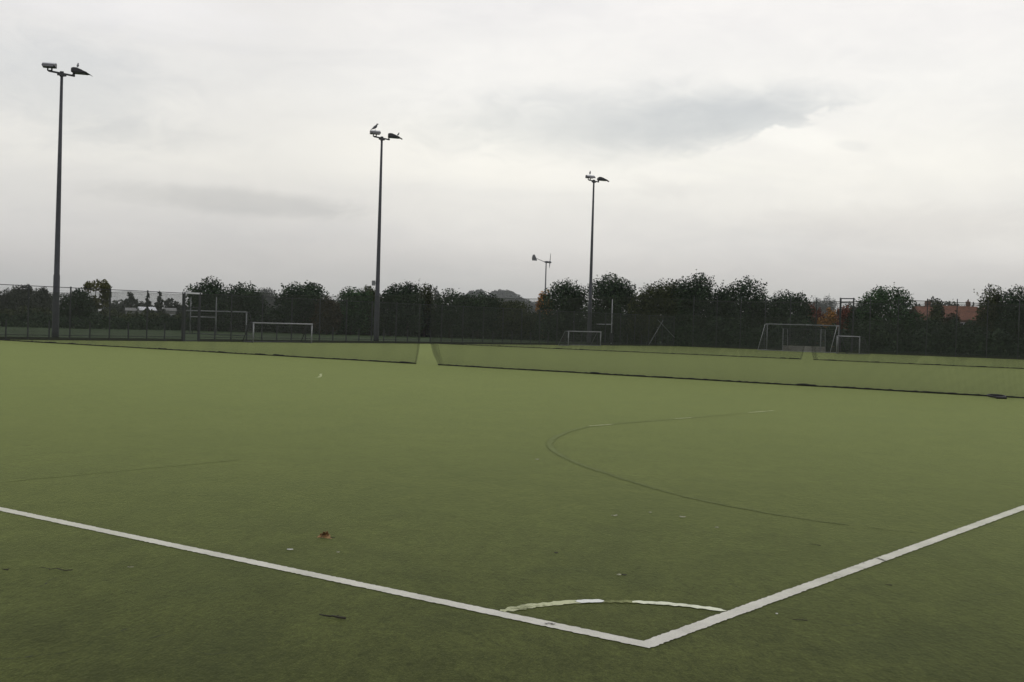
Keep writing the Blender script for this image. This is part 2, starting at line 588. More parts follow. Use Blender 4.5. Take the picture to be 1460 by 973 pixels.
def bird(P, rz, label, size=0.34, up=0.9):
    """perched bird: one continuous body"""
    mb = MB()
    L = size
    # spine from tail to head
    s = math.sin(up)
    c = math.cos(up)
    pts = [(-0.62, 0, -0.05), (-0.45, 0, 0.05), (-0.22, 0, 0.2), (0.0, 0, 0.36), (0.14, 0, 0.52), (0.2, 0, 0.66), (0.25, 0, 0.76), (0.34, 0, 0.77), (0.5, 0, 0.75)]
    rad = [0.035, 0.06, 0.15, 0.2, 0.15, 0.095, 0.105, 0.06, 0.012]
    mb.tube([(x * L, y * L, (z + 0.12) * L) for x, y, z in pts], [r * L for r in rad], 10)
    for sy in (-1, 1):
        mb.tube([(-0.02 * L, sy * 0.07 * L, 0.34 * L), (0.0, sy * 0.07 * L, 0.0)], [0.02 * L, 0.012 * L], 5)
        mb.tube([(0.06 * L, sy * 0.07 * L, 0.008), (-0.05 * L, sy * 0.07 * L, 0.008)], 0.014 * L, 5)
    o = mb.build('bird', M['bird_grey'], None, True)
    o.location = P
    o.rotation_euler = (0, 0, rz)
    return tag(o, label, 'bird', 'birds perched on the floodlights')


def lamp_top(i, sgn, along, zz):
    ang = R(-76) if sgn < 0 else R(6)
    return POLES[i] + DB * (0.74 * sgn) + Vector((math.cos(ang) * along * 0.82, math.sin(ang) * along * 0.82, 14.88 + zz * 0.82))


bird(lamp_top(0, 1, 0.26, 0.46), R(100), 'small grey bird on the right lamp of the leftmost floodlight', 0.34)
bird(lamp_top(1, -1, 0.22, 0.46), R(10), 'larger bird leaning up on the left lamp of the middle floodlight', 0.52)
bird(lamp_top(1, 1, 0.82, 0.27), R(60), 'small bird near the front lip of the middle floodlight right lamp', 0.30)
bird(lamp_top(2, -1, 0.2, 0.46), R(80), 'thin dark bird on the farthest floodlight of the three', 0.42)


# ------------------------------------------------------------------ weldmesh fences
def mesh_panel(name, length, height, z0, dv, dh, rv, rh, mat, mid=None):
    """3-sided wires in the local XZ plane"""
    V, F = [], []

    def wire(p, q, r):
        o = len(V)
        p, q = np.array(p, float), np.array(q, float)
        d = (q - p) / np.linalg.norm(q - p)
        ref = np.array([0, 1.0, 0])
        b2 = np.cross(d, ref)
        for e in (p, q):
            for k in range(3):
                t = 2.094 * k
                V.append(e + (ref * math.cos(t) + b2 * math.sin(t)) * r)
        for k in range(3):
            F.append((o + k, o + (k + 1) % 3, o + 3 + (k + 1) % 3, o + 3 + k))
    n = int(round(length / dv))
    for i in range(n + 1):
        x = length * i / n
        wire((x, 0, z0), (x, 0, z0 + height), rv)
    m = int(round(height / dh))
    for j in range(m + 1):
        z = z0 + height * j / m
        wire((0, 0.007, z), (length, 0.007, z), rh)
    me = bpy.data.meshes.new(name)
    me.from_pydata([tuple(v) for v in V], [], F)
    me.update()
    me.materials.append(mat)
    return me


def fence(name, origin, rz, posts, H, postH, label, low_posts, braces=(), skip=()):
    root = empty(name, origin, rz)
    tag(root, label, 'fence')
    L = 2.5
    me = mesh_panel('mesh_panel', L, H - 0.08, 0.08, 0.05, 0.2, 0.0024, 0.0026, M['fence'])
    me_post = None
    for i, x in enumerate(posts):
        if me_post is None:
            mb = MB()
            mb.box((0, 0, postH / 2), 0.06, 0.06, postH)
            mb.box((0, 0, postH + 0.006), 0.07, 0.07, 0.012)
            o = mb.build('post', M['fence_post'], root)
            me_post = o.data
        else:
            o = bpy.data.objects.new('post', me_post)
            col.objects.link(o)
            o.parent = root
        o.location = (x, 0, 0)
    short = None
    for x0, x1 in zip(posts[:-1], posts[1:]):
        w = x1 - x0
        if any(abs(x0 - s) < 0.3 for s in skip):
            continue
        o = bpy.data.objects.new('mesh_panel', me)
        col.objects.link(o)
        o.parent = root
        o.location = (x0, -0.045, 0)
        o.scale = (w / L, 1, 1)
        if low_posts:
            if short is None:
                mb = MB()
                mb.box((0, 0, 0.55), 0.06, 0.06, 1.1)
                o = mb.build('low_post', M['fence_post'], root)
                short = o.data
            else:
                o = bpy.data.objects.new('low_post', short)
                col.objects.link(o)
                o.parent = root
            o.location = (x0 + w / 2, 0.0, 0)
        mb = MB()
        mb.box((0, 0, 0.11), w - 0.09, 0.03, 0.2)
        o = mb.build('kickboard', M['kick'], root)
        o.location = ((x0 + x1) / 2, 0.0, 0)
    ends = [(posts[0], posts[-1])]
    for x0, x1 in zip(posts[:-1], posts[1:]):
        if any(abs(x0 - s) < 0.3 for s in skip):
            ends = [(posts[0], x0), (x1, posts[-1])]
    for z in (0.32, H - 0.02):
        mb = MB()
        for e0, e1 in ends:
            mb.beam((e0, 0.06, z), (e1, 0.06, z), 0.03, 0.03)
        mb.build('rail', M['fence_post'], root)
    for p, q in braces:
        mb = MB()
        mb.tube([p, q], 0.03, 6)
        mb.build('brace', M['grey_metal'], root)
    return root


side_posts = [16.25 + 2.5 * i for i in range(11)] + [42.45 + 2.5 * i for i in range(23)] + [99.7]
# gate opening between B = 41.25 and 42.45
fence('mesh_fence', W(57, 0, -0.055), RZB, side_posts, 2.95, 2.98,
      'long dark mesh fence behind the floodlight poles down the left side', True,
      [((94.95, -0.05, 0.15), (97.45, -0.05, 2.5)), ((96.4, -0.08, 2.55), (99.7, -0.08, 0.9))], skip=(41.25,))
end_posts = [7.4 + 2.5 * i for i in range(13)] + [38.95, 40.19] + [42.4 + 2.5 * i for i in range(6)]
end_posts = sorted(set(end_posts))
fence('mesh_fence', W(0, 99.7, -0.055), RZA, end_posts, 4.45, 4.92,
      'taller dark mesh fence across the far end behind the white goals', False, skip=(38.95,))


def gate(origin, rz, w, H, bars, label, mat_bar):
    root = empty('fence_gate', origin, rz)
    tag(root, label, 'gate', 'gates in the mesh fences')
    for x in (0.03, w - 0.03):
        mb = MB()
        mb.box((x, -0.1, H / 2), 0.11, 0.08, H)
        mb.build('gate_post', M['fence_post'], root)
    for z, (x0, x1), m in bars:
        mb = MB()
        mb.beam((x0, -0.1, z), (x1, -0.1, z), 0.07, 0.09)
        mb.build('top_bar', m, root)
    lf = MB()
    h2 = 2.1
    for p, q in (((0.12, 0, 0.1), (w - 0.12, 0, 0.1)), ((0.12, 0, h2), (w - 0.12, 0, h2)), ((0.12, 0, 0.1), (0.12, 0, h2)), ((w - 0.12, 0, 0.1), (w - 0.12, 0, h2))):
        lf.beam(Vector(p) - Vector((0, 0.1, 0)), Vector(q) - Vector((0, 0.1, 0)), 0.04, 0.05)
    leaf = lf.build('gate_leaf', M['fence_post'], root)
    me = mesh_panel('mesh_infill', w - 0.24, h2 - 0.1, 0.1, 0.05, 0.2, 0.003, 0.004, M['fence'])
    o = bpy.data.objects.new('mesh_infill', me)
    col.objects.link(o)
    o.parent = leaf
    o.location = (0.12, -0.1, 0)
    return root


gate(W(57, 41.25, -0.055), RZB, 1.2, 2.98, [(2.95, (-0.05, 1.3), M['pale_metal'])],
     'fence gate with a pale top bar, left of the big dark round tree', M['pale_metal'])
gate(W(38.95, 99.7, -0.055), RZA, 1.24, 4.9, [(4.86, (0, 1.24), M['fence_post']), (4.5, (0, 1.24), M['fence_post'])],
     'tall dark fence gate with two top bars above the small right-hand goal', M['fence_post'])


# ------------------------------------------------------------------ dividing nets
def cord_mesh(name, a0, a1, b, H, pitch, r, parent, edge0=None, edge1=None, seed=1, dbl=()):
    """net of real cords in the plane B = b, from A = a0 to a1; edge functions pull the free edges in near the ground"""
    rnd = np.random.RandomState(seed)
    V, F = [], []
    na = int(abs(a1 - a0) / pitch)
    nz = int(H / pitch)

    def P(u, w):
        z = H * w
        a = a0 + (a1 - a0) * u
        if edge1:
            a -= edge1(z) * max(0, 1 - (1 - u) * abs(a1 - a0) / 1.6)
        if edge0:
            a += edge0(z) * max(0, 1 - u * abs(a1 - a0) / 1.6)
        sag = 0.05 * math.sin(u * 31.0) ** 2 * (1 - w)
        bb = b + 0.06 * math.sin(a * 1.3 + 2.1 * w) * (0.3 + 0.7 * (1 - w)) + 0.03 * math.sin(a * 3.7)
        zz = z - 0.10 * (math.sin(math.pi * ((a % 9.0) / 9.0)) if w > 0.5 else 0) * (w - 0.5) * 2
        p = CORNER + DA * a + DB * bb
        return (p.x, p.y, max(0.01, zz + sag * 0.2))

    def line(pts):
        o = len(V)
        n = len(pts)
        for i, p in enumerate(pts):
            q0, q1 = np.array(pts[max(i - 1, 0)]), np.array(pts[min(i + 1, n - 1)])
            d = (q1 - q0) / (np.linalg.norm(q1 - q0) + 1e-9)
            ref = np.array([DB.x, DB.y, 0.0])
            b2 = np.cross(d, ref)
            for k in range(3):
                t = 2.094 * k
                V.append(np.array(p) + (ref * math.cos(t) + b2 * math.sin(t)) * r)
        for i in range(n - 1):
            for k in range(3):
                F.append((o + 3 * i + k, o + 3 * i + (k + 1) % 3, o + 3 * i + 3 + (k + 1) % 3, o + 3 * i + 3 + k))

    for i in range(na + 1):
        line([P(i / na, w / 6) for w in range(7)])
    for j in range(nz + 1):
        m = max(2, na // 3)
        line([P(i / m, j / nz) for i in range(m + 1)])
    return np_mesh(name, np.array(V), np.array(F), M['net'], parent)


def net_panel(a0, a1, b, label, seed, free0, free1, pull_in, pitch, r, H=2.55):
    root = empty('divider_net', (0, 0, 0))
    root.location = W((a0 + a1) / 2, b)
    tag(root, label, 'net', 'dividing nets across the pitch')
    inv = Matrix.Translation(-root.location)
    pull = lambda z: pull_in * max(0.0, 1 - z / 1.0) ** 1.7
    e0 = pull if free0 else None
    e1 = pull if free1 else None
    objs = [cord_mesh('netting', a0, a1, b, H, pitch, r, root, e0, e1, seed)]
    # gathered double edge at the free end
    if free0:
        objs.append(cord_mesh('gathered_edge', a0, a0 + 0.10, b + 0.03, H, 0.03, 0.0028, root, pull, None, seed + 5))
    if free1:
        objs.append(cord_mesh('gathered_edge', a1 - 0.30, a1, b + 0.03, H, 0.03, 0.0026, root, None, pull, seed + 6))
    # foot of the net, lying in lumps on the carpet
    rnd = random.Random(seed)
    s, t = a0 + (pull_in if free0 else 0), a1 - (pull_in if free1 else 0)
    n = int((t - s) / 0.12)
    pts, rad = [], []
    lump = 0
    for i in range(n + 1):
        a = s + (t - s) * i / n
        if rnd.random() < 0.03:
            lump = rnd.randint(2, 5)
        k = 1.0 + (0.55 if lump > 0 else 0) + rnd.uniform(-0.25, 0.25)
        lump -= 1
        rr = 0.023 * k
        pts.append(W(a, b + 0.05 * math.sin(a * 1.3) + rnd.uniform(-0.02, 0.02), rr * 0.8 + 0.003))
        rad.append(rr)
    mb = MB()
    mb.tube(pts, rad, 6)
    objs.append(mb.build('weighted_foot', M['skirt'], root, True))
    cable = MB()
    m = 40
    cable.tube([W(a0 + (a1 - a0) * i / m, b, H + 0.01 - 0.10 * math.sin(math.pi * (((a0 + (a1 - a0) * i / m) % 9.0) / 9.0))) for i in range(m + 1)], 0.007, 5)
    objs.append(cable.build('top_cable', M['net'], root))
    for o in objs:
        o.data.transform(inv)
    return root


net_panel(27.10, 56.8, 28.89, 'near dividing net running left from the gap to the fence', 3, True, False, 0.17, 0.03, 0.0023)
net_panel(-3.8, 26.60, 28.89, 'near dividing net running right from the gap and out of the picture', 4, False, True, 0.36, 0.03, 0.0025)
net_panel(27.80, 56.8, 64.5, 'far dividing net on the left of the second gap', 5, True, False, 0.2, 0.06, 0.0034)
net_panel(-3.8, 27.40, 64.5, 'far dividing net on the right of the second gap, before the big goals', 6, False, True, 0.2, 0.06, 0.0034)


# ------------------------------------------------------------------ goals
def cords(mb_v, quad, nx, ny, r):
    """net cords over a quad given by 4 corners"""
    a, b, c, d = [Vector(q) for q in quad]
    mb = mb_v
    for i in range(nx + 1):
        t = i / nx
        mb.tube([a.lerp(b, t), d.lerp(c, t)], r, 3, False)
    for j in range(ny + 1):
        t = j / ny
        mb.tube([a.lerp(d, t), b.lerp(c, t)], r, 3, False)


def goal(origin, rz, w, h, label, r=0.04, top_d=0.35, foot_d=0.95, mat='white_metal', stay='white_metal', group='goals standing on the pitch', mesh=0.16, name='football_goal', net=True, gate_r=None):
    """mouth along local X from 0 to w, depth along +Y"""
    root = empty(name, origin, rz)
    tag(root, label, 'goal', group)
    for x in (0, w):
        mb = MB()
        mb.tube([(x, 0, 0), (x, 0, h - r)], r, 10)
        mb.build('post', M[mat], root, True)
    mb = MB()
    mb.tube([(-r, 0, h), (w + r, 0, h)], r, 10)
    mb.build('crossbar', M[mat], root, True)
    for x in (0, w):
        mb = MB()
        mb.tube([(x, 0.03, h - 0.01), (x, top_d, h - 0.01), (x, foot_d, 0.03)], r * 0.62, 8)
        mb.build('back_stay', M[stay], root, True)
    mb = MB()
    mb.tube([(0, 0.03, 0.03), (0, foot_d, 0.03), (w, foot_d, 0.03), (w, 0.03, 0.03)], r * 0.6, 8)
    mb.build('ground_bar', M[stay], root, True)
    if net:
        mb = MB()
        nx = int(w / mesh)
        cords(mb, [(0, top_d, h - 0.02), (w, top_d, h - 0.02), (w, foot_d, 0.04), (0, foot_d, 0.04)], nx, int(h / mesh), 0.003)
        cords(mb, [(0, 0.04, h - 0.02), (w, 0.04, h - 0.02), (w, top_d, h - 0.02), (0, top_d, h - 0.02)], nx, max(1, int(top_d / mesh)), 0.003)
        for x in (0, w):
            cords(mb, [(x, 0.04, h - 0.02), (x, top_d, h - 0.02), (x, foot_d, 0.04), (x, 0.04, 0.04)], 4, int(h / mesh), 0.003)
        mb.build('goal_net', M['goal_net'], root)
    return root


# mouth along B, depth along +A  (local +Y of RZB rotation points to +A)
goal(W(55.5, 45.45), RZB, 4.88, 1.22, 'low wide white goal at the left before the fence', 0.045, 0.35, 1.0, 'dull_white', 'galv')
goal(W(54.9, 78.65), RZB, 4.85, 1.2, 'small low white goal in front of the farthest floodlight pole', 0.045, 0.35, 1.0, 'dull_white', 'grey_metal')
goal(W(37.0, 91.6), RZB, 4.88, 1.45, 'low white goal standing to the right of the biggest goal', 0.045, -0.35, -0.9, 'dull_white', 'galv')
# big goal seen from behind: mouth along A, depth towards the camera (-B = local +Y of RZA is -B ... )
goal(W(39.06, 96.9), RZA, 6.75, 2.34, 'largest white goal at the far end, seen from its back', 0.05, 0.45, 1.75, 'grey_metal', 'dull_white')


def hockey_goal(origin, rz, w, h, label):
    root = empty('hockey_goal', origin, rz)
    tag(root, label, 'goal', 'goals standing on the pitch')
    for x in (0, w):
        mb = MB()
        mb.beam((x, 0, 0), (x, 0, h), 0.06, 0.08)
        mb.build('post', M['grey_metal'], root)
        mb = MB()
        mb.beam((x, -1.1, 0), (x, -0.92, h), 0.05, 0.05)
        mb.build('rear_post', M['grey_metal'], root)
        mb = MB()
        mb.beam((x, -0.03, h - 0.03), (x, -0.95, h - 0.03), 0.05, 0.05)
        mb.build('top_bar', M['galv'], root)
        mb = MB()
        mb.box((x, -0.58, 0.24), 0.04, 1.05, 0.46)
        mb.build('side_board', M['board'], root)
    mb = MB()
    mb.beam((0, 0, h), (w, 0, h), 0.06, 0.06)
    mb.build('crossbar', M['galv'], root)
    mb = MB()
    mb.box((w / 2, -1.06, 0.24), w - 0.06, 0.04, 0.46)
    mb.build('back_board', M['board'], root)
    mb = MB()
    cords(mb, [(0, -0.93, h), (w, -0.93, h), (w, -1.08, 0.46), (0, -1.08, 0.46)], 26, 12, 0.003)
    for x in (0, w):
        cords(mb, [(x, -0.03, h), (x, -0.93, h), (x, -1.08, 0.46), (x, -0.03, 0.46)], 7, 12, 0.003)
    mb.build('goal_net', M['goal_net'], root)
    return root


hockey_goal(W(41.17, 98.0), RZA, 3.6, 2.0, 'hockey goal with a low pale backboard inside the frame of the largest goal')

# posts on the grass field beyond the fence
FZ = -0.06


def h_posts(p, q, bar, top, label, tops=None, mat='white_metal', pad=False):
    root = empty('rugby_posts', (p + q) / 2)
    root.location.z = FZ
    tag(root, label, 'rugby posts', 'rugby posts on the grass field')
    o = root.location
    for i, e in enumerate((p, q)):
        mb = MB()
        e = Vector((e.x, e.y, FZ)) - o
        mb.tube([e, e + Vector((0, 0, bar + 0.2)), e + Vector((0, 0, top))], [0.065, 0.055, 0.04], 10)
        mb.build('upright', M[mat], root, True)
        if pad:
            mb = MB()
            mb.tube([e + Vector((0, 0, 0.25)), e + Vector((0, 0, 1.15))], 0.15, 10)
            mb.build('post_pad', M['lamp_body'], root)
    mb = MB()
    a, b = Vector((p.x, p.y, FZ)) - o, Vector((q.x, q.y, FZ)) - o
    mb.tube([a + Vector((0, 0, bar)), b + Vector((0, 0, bar))], 0.05, 8)
    mb.build('crossbar', M[mat], root, True)
    return root


h_posts(PX(271.5, 114), PX(308, 107), 1.53, 3.3, 'white rugby posts beyond the left fence, before the big dark round tree', mat='grey_metal')
h_posts(PX(838.3, 130), PX(872, 120), 1.98, 4.45, 'rugby posts with dark pads beside the farthest floodlight pole', mat='dull_white', pad=True)
p0, p1 = PX(264, 110), PX(351.5, 105)
ang = math.atan2(p1.y - p0.y, p1.x - p0.x)
goal(Vector((p0.x, p0.y, FZ)), ang, (p1 - p0).length, 2.06, 'wide white football goal on the grass behind the left rugby posts', 0.055, 0.3, 0.9, 'grey_metal', 'galv', 'goals on the grass field', 0.2)


# ------------------------------------------------------------------ wind turbine
def turbine():
    Y = 170
    base = PX(776, Y, FZ)
    root = empty('wind_turbine', base)
    tag(root, 'small grey wind turbine with a tail vane above the orange tree', 'wind turbine')
    H = ZH(776, 374.5, Y) - FZ
    lean = 0
    mb = MB()
    mb.tube([(0, 0, 0), (0, 0, H * 0.5), (0, 0, H)], [0.14, 0.11, 0.08], 10)
    mb.build('tower', M['turbine'], root, True)
    mb = MB()
    mb.tube([(-0.22, -0.02, H + 0.06), (0.1, 0, H + 0.06), (0.42, 0, H + 0.04)], [0.10, 0.14, 0.12], 10)
    mb.build('generator', M['galv'], root, True)
    mb = MB()
    mb.tube([(0.42, 0, H + 0.04), (0.55, 0, H + 0.04), (0.74, 0, H + 0.03)], [0.2, 0.2, 0.04], 12)
    hub = mb.build('hub', M['turbine'], root, True)
    for k in range(3):
        t = R(8 + 120 * k)
        d = Vector((0.06 * math.cos(t), math.sin(t), math.cos(t)))
        u = Vector((0.75, 0.66 * math.cos(t), -0.66 * math.sin(t)))
        c = Vector((0.52, 0, H + 0.04))
        secs = [(0.15, 0.05), (0.35, 0.11), (0.8, 0.085), (1.25, 0.04)]
        vs = []
        for s, w in secs:
            for e, th in ((-1, 0.008), (1, 0.008), (1, -0.008), (-1, -0.008)):
                vs.append(c + d * s + u.normalized() * e * w / 2 + Vector((th, 0, 0)))
        fs = [(0, 1, 2, 3), (12, 15, 14, 13)]
        for i in range(3):
            for k2 in range(4):
                fs.append((4 * i + k2, 4 * i + 4 + k2, 4 * i + 4 + (k2 + 1) % 4, 4 * i + (k2 + 1) % 4))
        mb = MB()
        mb.add(vs, fs)
        mb.build('blade', M['turbine'], root)
    mb = MB()
    t0, t1 = Vector((-0.2, -0.02, H + 0.06)), Vector((-1.55, -0.5, H + 0.55))
    mb.tube([t0, t1], [0.045, 0.03], 8)
    mb.build('tail_boom', M['turbine'], root, True)
    pr = [(-1.25, 0.18), (-1.95, 0.18), (-2.0, 0.55), (-1.88, 0.98), (-1.62, 1.02), (-1.42, 0.6)]
    vs = [Vector((x, -0.45 + dy, H + z)) for dy in (-0.012, 0.012) for x, z in pr]
    n = len(pr)
    mb = MB()
    mb.add(vs, [tuple(range(n)), tuple(range(2 * n - 1, n - 1, -1))] + [(i, n + i, n + (i + 1) % n, (i + 1) % n) for i in range(n)])
    mb.build('tail_vane', M['turbine'], root)


turbine()


# ------------------------------------------------------------------ vegetation
def leaves_from(pos, out, size, rnd, flat=0.5):
    n = len(pos)
    nrm = rnd.normal(size=(n, 3)) * flat + out
    nrm /= np.linalg.norm(nrm, axis=1)[:, None] + 1e-9
    t = np.cross(nrm, rnd.normal(size=(n, 3)))
    t /= np.linalg.norm(t, axis=1)[:, None] + 1e-9
    b = np.cross(nrm, t)
    s = size * rnd.uniform(0.6, 1.35, size=(n, 1))
    w = s * rnd.uniform(0.55, 0.95, size=(n, 1))
    V = np.empty((n, 4, 3))
    V[:, 0] = pos - t * s * 0.5
    V[:, 1] = pos + b * w * 0.5 + nrm * s * 0.08
    V[:, 2] = pos + t * s * 0.5
    V[:, 3] = pos - b * w * 0.5 + nrm * s * 0.08
    return V.reshape(-1, 3), np.arange(n * 4).reshape(n, 4)


def crown_points(shape, Wd, H, zb, n, rnd, gaps=0.0):
    """leaf positions and outward directions filling an uneven crown"""
    D = Wd * rnd.uniform(0.8, 1.0)
    ch = H - zb
    lobes = []
    if shape in ('round', 'open', 'bush'):
        nl = {'round': 22, 'open': 15, 'bush': 16}[shape]
        for i in range(nl):
            for _ in range(30):
                q = rnd.uniform(-1, 1, 3)
                q[2] = rnd.uniform(-0.75, 1)
                if np.linalg.norm(q) < 1:
                    break
            r = rnd.uniform(0.20, 0.36) * (0.8 if shape == 'open' else 1.0)
            # wider low down, rounded at the top
            k = (1 - r)
            lobes.append((np.array([q[0] * Wd / 2 * k, q[1] * D / 2 * k, zb + ch * (0.5 + 0.5 * q[2] * k)]),
                          np.array([r * Wd / 2 * 1.15, r * D / 2 * 1.15, r * ch * 0.62])))
        if shape == 'round':
            lobes.append((np.array([rnd.uniform(-.06, .06) * Wd, 0, zb + ch * 0.66]), np.array([Wd * 0.31, D * 0.31, ch * 0.29])))
        if shape != 'open':
            lobes.append((np.array([0, 0, zb + ch * 0.42]), np.array([Wd * 0.38, D * 0.38, ch * 0.46])))
            for s in (-1, 1):
                lobes.append((np.array([s * Wd * 0.2, 0, zb + ch * 0.22]), np.array([Wd * 0.29, D * 0.32, ch * 0.30])))
    elif shape == 'poplar':
        for i in range(9):
            t = i / 8
            w = math.sin(math.pi * (0.12 + 0.84 * t)) ** 0.7
            lobes.append((np.array([rnd.uniform(-.08, .08) * Wd, rnd.uniform(-.08, .08) * Wd, zb + ch * (0.06 + 0.88 * t)]),
                          np.array([Wd * 0.46 * w, Wd * 0.46 * w, ch * 0.10])))
    elif shape == 'conifer':
        for i in range(16):
            t = i / 15
            w = (1 - t) * 0.9 + 0.1
            a = rnd.uniform(0, 6.28)
            off = 0.22 * w * Wd
            lobes.append((np.array([math.cos(a) * off, math.sin(a) * off, zb + ch * (0.05 + 0.9 * t)]),
                          np.array([Wd * 0.34 * w, Wd * 0.34 * w, ch * 0.085])))
    vol = np.array([l[1].prod() ** 0.75 for l in lobes])
    pick = rnd.choice(len(lobes), size=n, p=vol / vol.sum())
    cen = np.array([l[0] for l in lobes])[pick]
    rad = np.array([l[1] for l in lobes])[pick]
    u = rnd.normal(size=(n, 3))
    u /= np.linalg.norm(u, axis=1)[:, None]
    rr = rnd.uniform(0.20, 1, n) ** 0.48
    rr *= 1 + (rnd.random(n) < 0.08) * rnd.uniform(0, 0.18, n)
    pos = cen + u * rad * rr[:, None]
    # twiggy shoots breaking the outline near the top
    ns = max(3, int(n * 0.022) // 7)
    sh_p, sh_o = [], []
    for _ in range(ns):
        i = rnd.randint(n)
        if u[i, 2] < -0.1:
            continue
        d = u[i] * np.array([0.7, 0.7, 1]) + np.array([0, 0, 0.45])
        d /= np.linalg.norm(d)
        L = rnd.uniform(0.04, 0.11) * ch
        st = cen[i] + u[i] * rad[i]
        for k in range(7):
            sh_p.append(st + d * L * k / 6 + rnd.normal(size=3) * 0.05)
            sh_o.append(d + rnd.normal(size=3) * 0.6)
    out = u * 0.7 + np.array([0, 0, 0.25])
    if sh_p:
        pos = np.vstack([pos, np.array(sh_p)])
        out = np.vstack([out, np.array(sh_o)])
    # normalise to the wanted size
    top = np.percentile(pos[:, 2], 99.7)
    pos[:, 2] = zb + (pos[:, 2] - zb) * (ch / (top - zb))
    xw = np.percentile(pos[:, 0], 99) - np.percentile(pos[:, 0], 1)
    pos[:, 0] = (pos[:, 0] - (np.percentile(pos[:, 0], 99) + np.percentile(pos[:, 0], 1)) / 2) * Wd / xw
    pos[:, 2] = np.maximum(pos[:, 2], 0.05 + rnd.random(len(pos)) * 0.3)
    return pos, out, lobes


def tree(x, ytop, wpx, Y, mat, shape, label, seed, n=None, leaf=None, zb=None, group=None, name='tree', cat='tree'):
    base = PX(x, Y, FZ)
    H = ZH(x, ytop, Y) - FZ
    Wd = wpx * Y / FPX * (1.07 if shape == 'round' else 1.0)
    rnd = np.random.RandomState(seed)
    if zb is None:
        zb = 0.5 if shape != 'open' else H * 0.30
    if leaf is None:
        leaf = max(0.17, min(Y, 600) * 0.0017)
    if n is None:
        n = int(min(19000, max(500, 17 * Wd * H / leaf ** 2 * (0.5 if shape == 'open' else 1.0))))
    root = empty(name, base)
    tag(root, label, cat, group)
    pos, out, lobes = crown_points(shape, Wd, H, zb, n, rnd)
    V, Q = leaves_from(pos, out, leaf, rnd)
    V[:, 2] = np.maximum(V[:, 2], 0.02)
    np_mesh('crown', V, Q, M[mat], root)
    mb = MB()
    r0 = max(0.06, H * 0.022)
    top = H * (0.75 if shape != 'bush' else 0.5)
    wob = [(rnd.uniform(-.06, .06) * Wd * t, rnd.uniform(-.06, .06) * Wd * t, top * t) for t in (0, 0.25, 0.5, 0.75, 1)]
    mb.tube(wob, [r0 * 1.25, r0, r0 * 0.8, r0 * 0.5, r0 * 0.18], 7)
    for l in lobes[:7]:
        c = l[0]
        s = Vector(wob[1]).lerp(Vector(wob[3]), rnd.uniform(0, 0.9))
        m = s.lerp(Vector(c), 0.5) + Vector((0, 0, 0.06 * H))
        mb.tube([s, m, Vector(c)], [r0 * 0.45, r0 * 0.3, r0 * 0.1], 5, False)
    mb.build('trunk', M['bark'], root, True)
    return root


